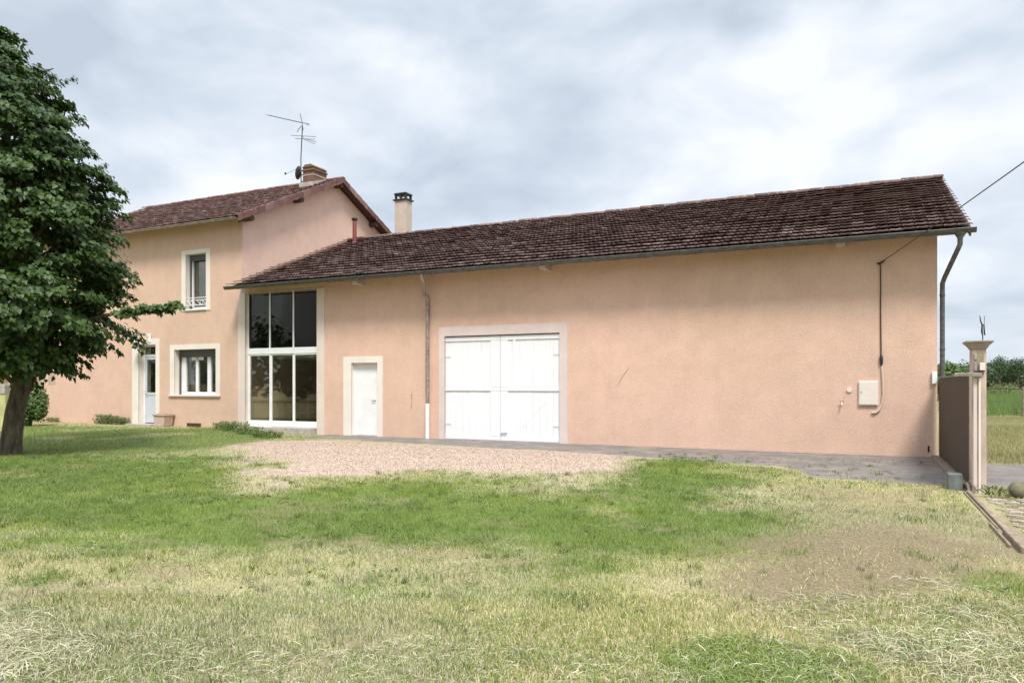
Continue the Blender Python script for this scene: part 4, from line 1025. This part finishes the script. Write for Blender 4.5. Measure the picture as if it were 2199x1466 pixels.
# ------------------------------------------------------------------ bushes and far trees
def bush(name, label, cat, c, rx, ry, rz, n, size, mat, group=None, seed=0, kind=None, lumps=6):
    r_ = np.random.default_rng(seed); o = thing(name, label, cat, c, group)
    stem = MB()
    for i in range(5): 
        a_ = i*1.3; stem.tube([(c[0]+.04*math.cos(a_), c[1]+.04*math.sin(a_), c[2]-.05), (c[0]+rx*.45*math.cos(a_), c[1]+ry*.45*math.sin(a_), c[2]+rz*1.2)], [.03*rz+.01, .008], 6)
    stem.build('stem', M['bark'], o, smooth=True)
    lc = r_.uniform(-1, 1, (lumps, 3))*np.array([.5, .5, .4]); lr = r_.uniform(.45, .75, lumps)
    which = r_.integers(0, lumps, n); d = unit(r_.normal(size=(n, 3))); rad = lr[which]*r_.uniform(.6, 1.05, n)
    p = lc[which]+d*rad[:, None]; p = p*np.array([rx, ry, rz])+np.array([c[0], c[1], c[2]+rz*.95])
    p[:, 2] = np.maximum(p[:, 2], c[2]+.02)
    nr = unit(d+r_.normal(0, .5, (n, 3))+np.array([0, 0, .4])); T = unit(r_.normal(size=(n, 3))+np.array([0, 0, -.3]))
    leaves_mesh('foliage', p, nr, T, size*r_.uniform(.6, 1.3, n), mat, r_.random(n), o)
    return o
# bush by the side of the barn beyond the gate (two rounded tops)
c = P(2052, 880, 42); c.z = 0
bush('garden_bush', 'dark rounded bush seen between the corner downpipe and the gate pillar', 'bush', (c.x, c.y, 0), 1.1, 1.1, 1.55, 5000, .16, M['hedge_leaf'], seed=3)
# left background: shrub behind trunk, ochre wall, neighbour wing, stone edging
c = P(62, 880, 24.5)
bush('garden_shrub', 'leafy green shrub behind the tree trunk by the house corner', 'shrub', (c.x, c.y, .1), .62, .5, .72, 3200, .10, M['hedge_leaf'], seed=5)
c = P(10, 880, 27.0)
bush('garden_shrub', 'low green shrub at the left edge behind the ochre wall', 'shrub', (c.x, c.y, .1), .7, .5, .8, 2600, .10, M['hedge_leaf'], seed=6)
gw = thing('garden_wall', 'low ochre garden wall with a block coping left of the tree trunk', 'wall', (P(-10, 880, 22).x, P(-10, 880, 22).y, 0))
def obox(mb, c0, c1, th, z0_, z1_):           # box between two plan points
    d = (Vector((c1[0]-c0[0], c1[1]-c0[1], 0))).normalized(); n_ = Vector((-d.y, d.x, 0))*th/2
    n = len(mb.v)
    for z_ in (z0_, z1_):
        for p_ in ((c0[0]-n_.x, c0[1]-n_.y), (c1[0]-n_.x, c1[1]-n_.y), (c1[0]+n_.x, c1[1]+n_.y), (c0[0]+n_.x, c0[1]+n_.y)): mb.v.append((*p_, z_))
    mb.f += [(n,n+3,n+2,n+1),(n+4,n+5,n+6,n+7),(n,n+1,n+5,n+4),(n+1,n+2,n+6,n+5),(n+2,n+3,n+7,n+6),(n+3,n,n+4,n+7)]
w0, w1 = P(-420, 880, 22), P(17, 880, 22)
mb = MB(); obox(mb, w0, w1, .22, -.2, CH-(846-HY)/F*22); mb.build('wall', M['yellow_wall'], gw)
mb = MB(); nb = 14
for i in range(nb):
    a_, b_ = Vector(w0).lerp(Vector(w1), i/nb+.002), Vector(w0).lerp(Vector(w1), (i+1)/nb-.002); obox(mb, a_, b_, .27, CH-(845.8-HY)/F*22, CH-(834-HY)/F*22+random.uniform(-.008, .008))
    obox(mb, a_, b_, .24, CH-(833.5-HY)/F*22, CH-(825-HY)/F*22)
mb.build('coping', M['concrete'], gw, bevel=.01)
nb_ = thing('outbuilding', 'pale pink rendered outbuilding far behind the trunk at the left edge', 'building', (P(-160, 880, 44).x, P(-160, 880, 44).y, 0))
w0, w1 = P(-500, 880, 44), P(28, 880, 44)
d = Vector((w1.x-w0.x, w1.y-w0.y, 0)).normalized(); q_ = Vector((-d.y, d.x, 0))
mb = MB(); obox(mb, (w0.x+q_.x*2.5, w0.y+q_.y*2.5), (w1.x+q_.x*2.5, w1.y+q_.y*2.5), 5.0, -.2, 3.6); mb.build('wall', M['gable_render'], nb_)
mb = MB(); n = len(mb.v); a_ = Vector((w0.x, w0.y, 0))-d*.3-q_*.4; b_ = Vector((w1.x, w1.y, 0))+d*.3-q_*.4
for p_ in (a_, b_):
    mb.v += [(p_.x, p_.y, 3.55), (p_.x+q_.x*2.9, p_.y+q_.y*2.9, 4.9), (p_.x+q_.x*5.8, p_.y+q_.y*5.8, 3.55), (p_.x+q_.x*2.9, p_.y+q_.y*2.9, 4.75)]
mb.f += [(0,4,5,1),(1,5,6,2),(0,1,2,3),(4,7,6,5),(0,3,7,4),(3,2,6,7)]
o = mb.build('roof', M['tile_red'], nb_)
wp = P(22, 778, 43.8); 
mb = MB(); obox(mb, (wp.x-d.x*.9, wp.y-d.y*.9), (wp.x-d.x*.2, wp.y-d.y*.2), .3, 1.9, 2.9); mb.build('window', M['shutter'], nb_)
# stone edging and a hose by the house corner
e0, e1 = P(54, 870, 29), P(93, 870, 28.6)
for i, (hh, off) in enumerate(((.46, .5), (.30, 0), (.18, -.4))):
    mb = MB(); obox(mb, (e0.x-.4, e0.y+off), (e1.x, e1.y+off), .42, 0, hh); o = mb.build('garden_step', M['concrete'], None, bevel=.02)
    tag(o, ('top', 'middle', 'bottom')[i]+' pale stone step beside the left corner of the house', 'step', 'stone steps by the house corner')
mb = MB().tube([P(52, 887, 26.9), P(70, 885, 26.8), P(98, 884.5, 26.7)], .022, 6); o = mb.build('hose', M['cable'], None, smooth=True); tag(o, 'thin dark hose stretched from the trunk to the house corner', 'hose')
# pale rubble by the corner
for i in range(9):
    pz_ = G(78+random.uniform(-9, 12), 902+random.uniform(-3, 4), .1); r_ = random.uniform(.04, .09)
    mb = MB(); mb.lathe((pz_[0], pz_[1], .08), [(.01, 0), (r_, r_*.3), (r_*.8, r_*.8), (.01, r_)], 7); o = mb.build('rubble_stone', M['slab'], None)
    tag(o, 'small pale rubble stone at the foot of the house corner', 'stone', 'rubble stones at the house corner')

# far wood: one mass of crowns along the horizon
r_ = np.random.default_rng(77)
def lumps_wood(n_tree, n_leaf, seedf, depth0, depth1, px0_, px1_, h0, h1, size):
    Cs, Ns = [], []
    for i in range(n_tree):
        z = r_.uniform(depth0, depth1); p = P(r_.uniform(px0_, px1_), 825, z); h = r_.uniform(h0, h1); w_ = h*r_.uniform(.35, .6)
        d = unit(r_.normal(size=(n_leaf, 3))); rr = r_.uniform(.55, 1.0, n_leaf)[:, None]*(1+.25*np.sin(d[:, :1]*5+i)*np.cos(d[:, 1:2]*4))
        c = np.array([p.x, p.y, h*.52])+d*rr*np.array([w_, w_, h*.5]); c[:, 2] = np.maximum(c[:, 2], .1); Cs.append(c); Ns.append(unit(d+r_.normal(0, .5, (n_leaf, 3))))
    C = np.concatenate(Cs); N_ = np.concatenate(Ns); return C, N_
C1, N1 = lumps_wood(70, 420, 1, 150, 175, 1985, 2420, 4.8, 6.6, 1)
o = leaves_mesh('far_woodland', C1, N1, unit(r_.normal(size=C1.shape)), r_.uniform(.35, .8, len(C1)), M['far_leaf'], r_.random(len(C1))); tag(o, 'distant band of green woodland along the horizon at the right', 'woodland', kind='stuff')
for i, (pxx, hh) in enumerate(((2148, 7.4), (2186, 7.2), (2168, 6.9))):
    p = P(pxx, 825, 146+i*3); n_l = 900; d = unit(r_.normal(size=(n_l, 3)))
    t = thing('far_tree', ('thin crowned far tree standing a little above the distant woodland near the pillar', 'spreading far tree rising above the woodland at the right edge', 'low far tree between the two taller ones on the horizon')[i], 'tree', (p.x, p.y, 0), 'trees on the horizon')
    MB().tube([(p.x, p.y, 0), (p.x, p.y, hh*.9)], [.2, .05], 7).build('trunk', M['bark'], t)
    c = np.array([p.x, p.y, hh*.7])+d*r_.uniform(.3, 1, n_l)[:, None]*np.array([1.6+.5*i, 1.6, hh*.3]); leaves_mesh('crown', c, unit(d+r_.normal(0, .4, d.shape)), unit(r_.normal(size=d.shape)), r_.uniform(.2, .45, n_l), M['far_leaf'], r_.random(n_l), t)
# pale flowering clumps in front of the wood
for i, pxx in enumerate((2133, 2147, 2162, 2172)):
    p = P(pxx, 825, 70+i*1.5); t = None
    n_l = 260; base_ = np.array([p.x, p.y, 0]); d = unit(r_.normal(size=(n_l, 3))*np.array([1, 1, .6])+np.array([0, 0, 1.4]))
    c = base_+d*r_.uniform(.3, 1.7, n_l)[:, None]*np.array([.45, .45, .9]); c[:, 2] = np.abs(c[:, 2])+.1
    o = leaves_mesh('tall_herb', c, unit(r_.normal(size=d.shape)), d, r_.uniform(.12, .34, n_l), M['weed_leaf'], np.clip(r_.random(n_l)+.3, 0, 1), wide=.35)
    tag(o, 'pale feathery tall herb clump at the far edge of the crop field', 'plant', 'pale herb clumps at the field edge')

# field fence beyond the lane
fa, fb = P(2100, 895, 33), P(2300, 895, 33)
fn_ = thing('field_fence', 'dark thin post and rail fence between the verge and the crop field', 'fence', (fa.x, fa.y, 0))
for pxx in (2100, 2197, 2290):
    p = P(pxx, 895, 33); MB().tube([(p.x, p.y, -.1), (p.x, p.y, 1.40)], .045, 8).build('post', M['wood_grey'], fn_, smooth=True)
a_ = Vector((fa.x, fa.y, 1.33)); b_ = Vector((fb.x, fb.y, 1.30)); MB().tube([a_, a_.lerp(b_, .5)-Vector((0,0,.02)), b_], .03, 6).build('rail', M['wood_dark'], fn_)
MB().tube([a_-Vector((0,0,.6)), b_-Vector((0,0,.6))], .008, 5).build('wire', M['antenna'], fn_)

# ================================================================== grass and loose ground cover
def blades(x, y, h, wd, col, lean, simple=False):
    n = len(x); z = gh(x, y); a = rng.uniform(0, 2*PI, n); b = rng.uniform(0, 2*PI, n)
    dx, dy = np.cos(a)*wd/2, np.sin(a)*wd/2; lx_, ly_ = np.cos(b)*lean*h, np.sin(b)*lean*h
    p0 = np.stack([x-dx, y-dy, z-.004], 1); p1 = np.stack([x+dx, y+dy, z-.004], 1)
    tip = np.stack([x+lx_, y+ly_, z+h*np.sqrt(np.maximum(.05, 1-np.minimum(lean, .97)**2))], 1)
    if simple:
        V = np.stack([p0, p1, tip], 1).reshape(-1, 3); b0 = np.arange(n)*3; T = np.stack([b0, b0+1, b0+2], 1); return V, T, np.repeat(col, 3, 0)
    m0 = np.stack([x-dx*.75+lx_*.35, y-dy*.75+ly_*.35, z+h*.6], 1); m1 = np.stack([x+dx*.75+lx_*.35, y+dy*.75+ly_*.35, z+h*.6], 1)
    V = np.stack([p0, p1, m0, m1, tip], 1).reshape(-1, 3); b0 = np.arange(n)*5
    T = np.concatenate([np.stack([b0, b0+1, b0+3], 1), np.stack([b0, b0+3, b0+2], 1), np.stack([b0+2, b0+3, b0+4], 1)])
    return V, T, np.repeat(col, 5, 0)
GR = [np.array(c) for c in ((.14,.21,.045), (.215,.30,.07), (.30,.375,.12))]
DR = [np.array(c) for c in ((.30,.29,.17), (.47,.44,.28), (.64,.60,.43))]
def sample(n, z0_, z1_, marg=1.6):
    # uniform on the ground in a wide sector round the viewpoint between two distances
    u = rng.uniform(-.702-marg/z0_*.4, .702+marg/z0_*.4, n); z = np.sqrt(rng.uniform(z0_**2, z1_**2, n))
    return (-SA+CA*u)*z, (CA+SA*u)*z
allV, allT, allC = [], [], []; nv = 0
for (z0_, z1_, n, hh, wd, simple) in ((2.9, 5.2, 150000, .042, .0045, False), (5.2, 9, 210000, .040, .0065, True), (9, 15, 240000, .040, .010, True), (15, 30, 150000, .042, .016, True)):
    x, y = sample(n, z0_, z1_)
    g_, gr_, so_ = zones(x, y)
    bare = np.clip(gr_*1.15+so_*.97, 0, 1)
    patch = vnoise(x, y, .16, 51)*.6+vnoise(x, y, .5, 52)*.4
    bare = np.where((x > 1.2) & (y < 12.8), .72, bare)
    keep = (rng.random(n) > bare*.97) & (rng.random(n) < .35+1.1*patch-.0) & (y < W-.05)
    keep &= ~((y > 12.3) & (x > 1.2)) & ~((x > 1.2) & (x < 1.45) & (y > 7.5))
    ap = np.interp(x, [G(*p)[0] for p in ((700,946),(960,961),(1350,985),(1530,993),(1700,1008),(1750,1028),(2050,1046))], [G(*p)[1] for p in ((700,946),(960,961),(1350,985),(1530,993),(1700,1008),(1750,1028),(2050,1046))])
    keep &= ~((y > ap+.05*np.sin(x*7)) & (x > G(690, 946)[0]))
    x, y, g_, patch = x[keep], y[keep], g_[keep], patch[keep]; n = len(x)
    isg = rng.random(n) < g_*1.0+.12
    k = rng.random((n, 1)); gc = np.where(k < .5, GR[0]+(GR[1]-GR[0])*k*2, GR[1]+(GR[2]-GR[1])*(k-.5)*2); dc_ = np.where(k < .5, DR[0]+(DR[1]-DR[0])*k*2, DR[1]+(DR[2]-DR[1])*(k-.5)*2)
    col = np.where(isg[:, None], gc, dc_); big = fbm(x, y, 1.1, 61)[:, None]
    col = col*(.80+.42*big)
    yl = sstep(.45, .7, fbm(x, y, 2.2, 71))[:, None]; col = col*(1+yl*np.array([.16, .10, -.08]))
    h = hh*rng.uniform(.5, 1.35, n)*(.7+.7*patch)*np.where(isg, 1.0, .85); lean = np.where(isg, rng.uniform(.2, .75, n), rng.uniform(.5, .97, n))
    V, T, Cv = blades(x, y, h, wd*rng.uniform(.7, 1.3, n), col, lean, simple)
    allV.append(V); allT.append(T+nv); allC.append(Cv); nv += len(V)
grass = np_mesh('lawn_grass', np.concatenate(allV), np.concatenate(allT), M['grass'], np.concatenate(allC)); tag(grass, 'short patchy green and straw coloured grass covering the yard', 'grass', kind='stuff')

# taller tufts standing out of the mown grass
nt_ = 2600; tx_, ty_ = sample(nt_, 2.9, 16); g2, gr2, so2 = zones(tx_, ty_); kk = (gr2 < .6) & (ty_ < 15.8) & (tx_ < 1.1) & (rng.random(nt_) < .75-so2*.45); tx_, ty_, g2 = tx_[kk], ty_[kk], g2[kk]; nt_ = len(tx_)
per = 26; sp_ = rng.uniform(.02, .07, nt_); hs_ = rng.uniform(.035, .085, nt_); x = np.repeat(tx_, per)+rng.normal(0, 1, nt_*per)*np.repeat(sp_, per); y = np.repeat(ty_, per)+rng.normal(0, 1, nt_*per)*np.repeat(sp_, per)
isg = np.repeat(rng.random(nt_) < g2*.8+.25, per); k = rng.random((nt_*per, 1))*.7; col = np.where(isg[:, None], GR[0]*.8+(GR[2]-GR[0])*k, DR[0]*.9+(DR[2]-DR[0])*k); col = col*np.repeat(rng.uniform(.7, 1.15, nt_), per)[:, None]
V, T, Cv = blades(x, y, np.repeat(hs_, per)*rng.uniform(.5, 1.2, nt_*per), .0055*rng.uniform(.7, 1.4, nt_*per), col, rng.uniform(.1, .85, nt_*per), False)
tag(np_mesh('grass_tufts', V, T, M['grass'], Cv), 'taller rough tufts standing out of the short lawn', 'grass', kind='stuff')

# matted straw in the near corners and loose tufts
def ribbons(name, centres, label):
    Vs, Ts, Cs = [], [], []; nvv = 0
    for (px, py, rad, n, hgt, green, L0) in centres:
        cx, cy = G(px, py); a = rng.uniform(0, 2*PI, n); r = rad*np.sqrt(rng.random(n)); x = cx+np.cos(a)*r; y = cy+np.sin(a)*r
        L = rng.uniform(.5, 1.3, n)*L0; d = rng.uniform(0, 2*PI, n); curl = rng.normal(0, 1.3, n); el = rng.uniform(.15, 1.2, n)*hgt
        wd = .0042*rng.uniform(.7, 1.4, n); K = 6; P_ = []
        cxp, cyp = x.copy(), y.copy(); z = gh(x, y)+rng.uniform(0, .03, n)*hgt
        ang = d.copy(); pts = [(cxp.copy(), cyp.copy(), z.copy())]
        for k in range(1, K+1):
            ang = ang+curl/K; slopez = np.cos(k/K*PI*.9)*el
            cxp = cxp+np.cos(ang)*L/K; cyp = cyp+np.sin(ang)*L/K; z = np.maximum(gh(cxp, cyp)+.004, z+slopez*L/K*1.1); pts.append((cxp.copy(), cyp.copy(), z.copy()))
        V = np.zeros((n, (K+1)*2, 3))
        for k, (a1, b1, c1) in enumerate(pts):
            s = wd*(1-(k/K)**3*.9); V[:, 2*k] = np.stack([a1-np.sin(ang)*s/2, b1+np.cos(ang)*s/2, c1], 1); V[:, 2*k+1] = np.stack([a1+np.sin(ang)*s/2, b1-np.cos(ang)*s/2, c1+s*.3], 1)
        b0 = (np.arange(n)*(K+1)*2)[:, None]; T = []
        for k in range(K): T += [b0+np.array([[2*k, 2*k+1, 2*k+3]]), b0+np.array([[2*k, 2*k+3, 2*k+2]])]
        kk = rng.random((n, 1)); isg = rng.random((n, 1)) < green
        c = np.where(isg, GR[0]+(GR[2]-GR[0])*kk*1.1, DR[0]+(DR[2]-DR[0])*kk*1.25)
        Vs.append(V.reshape(-1, 3)); Ts.append(np.concatenate(T)+nvv); Cs.append(np.repeat(c, (K+1)*2, 0)); nvv += n*(K+1)*2
    o = np_mesh(name, np.concatenate(Vs), np.concatenate(Ts), M['grass'], np.concatenate(Cs)); return tag(o, label, 'straw', kind='stuff')
ribbons('loose_straw', [(40,1420,.42,1500,.6,.08,.17), (-40,1360,.4,900,.6,.08,.16), (260,1430,.5,800,.5,.3,.13), (2140,1430,.55,1700,.6,.12,.15), (1980,1400,.5,1100,.5,.3,.13), (2190,1350,.5,900,.6,.2,.14),
    (1620,1430,.42,2200,.9,.85,.10), (1760,1440,.3,900,.9,.7,.10), (1380,1440,.35,900,.6,.45,.09), (1130,1440,.4,1000,.5,.3,.09), (900,1430,.4,800,.5,.35,.09), (650,1440,.4,600,.4,.3,.1), (460,1420,.4,600,.4,.25,.12), (1150,1360,.4,600,.5,.25,.08), (1850,1330,.6,1000,.4,.35,.12), (2100,1290,.6,700,.4,.4,.12)],
    'matted straw and longer grass lying across the near edge of the yard')

# gravel stones
n = 22000; x, y = sample(n*4, 10, 19); _, gr_, so_ = zones(x, y); keep = (rng.random(len(x)) < np.maximum(gr_**2, so_*.22)) & (y < 16.7); x, y = x[keep][:n], y[keep][:n]; n = len(x)
oct_ = np.array([(1,0,0),(-1,0,0),(0,1,0),(0,-1,0),(0,0,1),(0,0,-1)], float); of = np.array([(0,2,4),(2,1,4),(1,3,4),(3,0,4),(2,0,5),(1,2,5),(3,1,5),(0,3,5)])
sz = rng.uniform(.004, .014, n); V = oct_[None]*sz[:, None, None]*rng.uniform(.6, 1.3, (n, 6, 1))*np.array([1, 1, .6]); V = V+np.stack([x, y, gh(x, y)+sz*.3], 1)[:, None]
T = of[None]+(np.arange(n)*6)[:, None, None]; k = rng.random((n, 1)); c = np.array([[.34,.25,.20]])*(1-k)+np.array([[.60,.49,.41]])*k
o = np_mesh('gravel', V.reshape(-1, 3), T.reshape(-1, 3), plain('gravel_tmp', (.5,.4,.3)), np.repeat(c, 6, 0)); o.data.materials.clear(); o.data.materials.append(M['grass']); tag(o, 'fine pinkish gravel scattered in front of the barn', 'gravel', kind='stuff')

# unseen trees added behind the viewpoint to darken the reflections in the panes
C1, N1 = [], []
for i in range(26):
    cxx = -85+i*3.4+r_.uniform(-1, 1); cyy = -16+r_.uniform(-4, 4)+max(0, (-45-cxx))*.5; h = r_.uniform(4, 9); d = unit(r_.normal(size=(420, 3)))
    C1.append(np.array([cxx, cyy, h*.52])+d*r_.uniform(.5, 1, 420)[:, None]*np.array([h*.42, h*.42, h*.5])); N1.append(unit(d+r_.normal(0, .5, d.shape)))
C1 = np.concatenate(C1); N1 = np.concatenate(N1); C1[:, 2] = np.maximum(C1[:, 2], .1)
o = leaves_mesh('far_woodland', C1, N1, unit(r_.normal(size=C1.shape)), r_.uniform(.4, .9, len(C1)), M['far_leaf'], r_.random(len(C1))); tag(o, 'added unseen row of green trees behind the viewpoint, reflected in the panes', 'woodland', kind='stuff')
# low broadleaf weeds and fallen leaves in the lawn
n = 90000; x, y = sample(n, 2.9, 15); g2, gr2, so2 = zones(x, y); kk = (vnoise(x, y, .35, 95)*.6+vnoise(x, y, .11, 96)*.4 > .66) & (rng.random(n) < g2*.8+.12) & (gr2 < .3) & (so2 < .5) & (y < 16) & (x < 1.1)
x, y = x[kk], y[kk]; n = len(x); nn = unit(np.stack([rng.normal(0, .35, n), rng.normal(0, .35, n), np.ones(n)], 1))
o = leaves_mesh('clover', np.stack([x, y, gh(x, y)+rng.uniform(.012, .035, n)], 1), nn, unit(rng.normal(size=(n, 3))), rng.uniform(.018, .04, n), M['weed_leaf'], np.clip(rng.random(n)*.6, 0, 1), wide=1.1); tag(o, 'small broad leaved weeds scattered through the lawn', 'weeds', kind='stuff')

# verge grass and tall crop beyond the lane
def field(name, n, z0_, z1_, h0, h1, wd, cols, label, cat, px0_=2020, px1_=2330, ymin=None):
    u = (rng.uniform(px0_, px1_, n)-HX)/F; z = np.sqrt(rng.uniform(z0_**2, z1_**2, n)); x = (-SA+CA*u)*z; y = (CA+SA*u)*z
    if ymin: k_ = (y > ymin) & (x > 1.7); x, y = x[k_], y[k_]; n = len(x)
    k = rng.random((n, 1)); c = np.array(cols[0])*(1-k)+np.array(cols[1])*k; c = c*(.8+.4*fbm(x, y, 3, 91)[:, None])
    V, T, Cv = blades(x, y, rng.uniform(h0, h1, n), wd*rng.uniform(.7, 1.3, n), c, rng.uniform(.05, .5, n), True)
    return tag(np_mesh(name, V, T, M['grass'], Cv), label, cat, kind='stuff')
field('verge_grass', 60000, 13, 33, .04, .13, .018, ((.22,.23,.09), (.50,.46,.26)), 'rough yellowish green verge grass between the lane and the fence', 'grass', ymin=16.3)
field('crop', 60000, 34, 120, .45, .95, .03, ((.12,.19,.055), (.22,.30,.10)), 'tall bright green crop standing in the field behind the fence', 'crop')

# weeds along the house wall and by the glazing
def weeds(name, label, spots, group, seed):
    r_ = np.random.default_rng(seed); 
    for i, (px, py, rad, h, n) in enumerate(spots):
        cx, cy = G(px, py, .1); cy = min(cy, W-.12); cx = X(px, cy)
        a = r_.uniform(0, 2*PI, n); rr = rad*np.sqrt(r_.random(n)); x = cx+np.cos(a)*rr*1.5; y = np.minimum(cy+np.sin(a)*rr*.7, W-.03); t = r_.random(n)
        z = gh(x, y)+t*h; d = unit(np.stack([np.cos(a), np.sin(a)*.6, 1.4+r_.normal(0, .5, n)], 1)); c = np.stack([x, y, z], 1)
        o = leaves_mesh(name, c, unit(r_.normal(size=(n, 3))+np.array([0,-.5,.5])), d, r_.uniform(.04, .11, n), M['weed_leaf'], np.clip(r_.random(n), 0, 1), wide=.35)
        tag(o, label[i] if isinstance(label, list) else label, 'weeds', group)
weeds('weed_clump', ['leafy weed clump at the wall left of the front door, leftmost of three', 'leafy weed clump in the middle of the three at the wall left of the door', 'leafy weed clump nearest to the front door step'], [(220,903,.28,.30,420),(240,903,.28,.26,420),(260,904,.25,.22,380)], 'weeds at the house wall', 5)
weeds('weed_clump', ['low weeds at the foot of the wall between vent and glazing', 'weeds in front of the left foot of the glazing surround', 'weeds under the left pane of the glazing', 'low weeds left of the concrete step'], [(482,922,.3,.16,420),(505,924,.35,.24,520),(535,928,.35,.20,520),(575,932,.35,.14,520)], 'weeds by the glazing', 6)
weeds('weed_clump', ['small weed tuft at the pillar foot on its right side'], [(2138,1052,.10,.12,70)], None, 7)
weeds('weed_clump', ['small green tuft at the left corner of the house'], [(112,904,.2,.14,200)], None, 8)
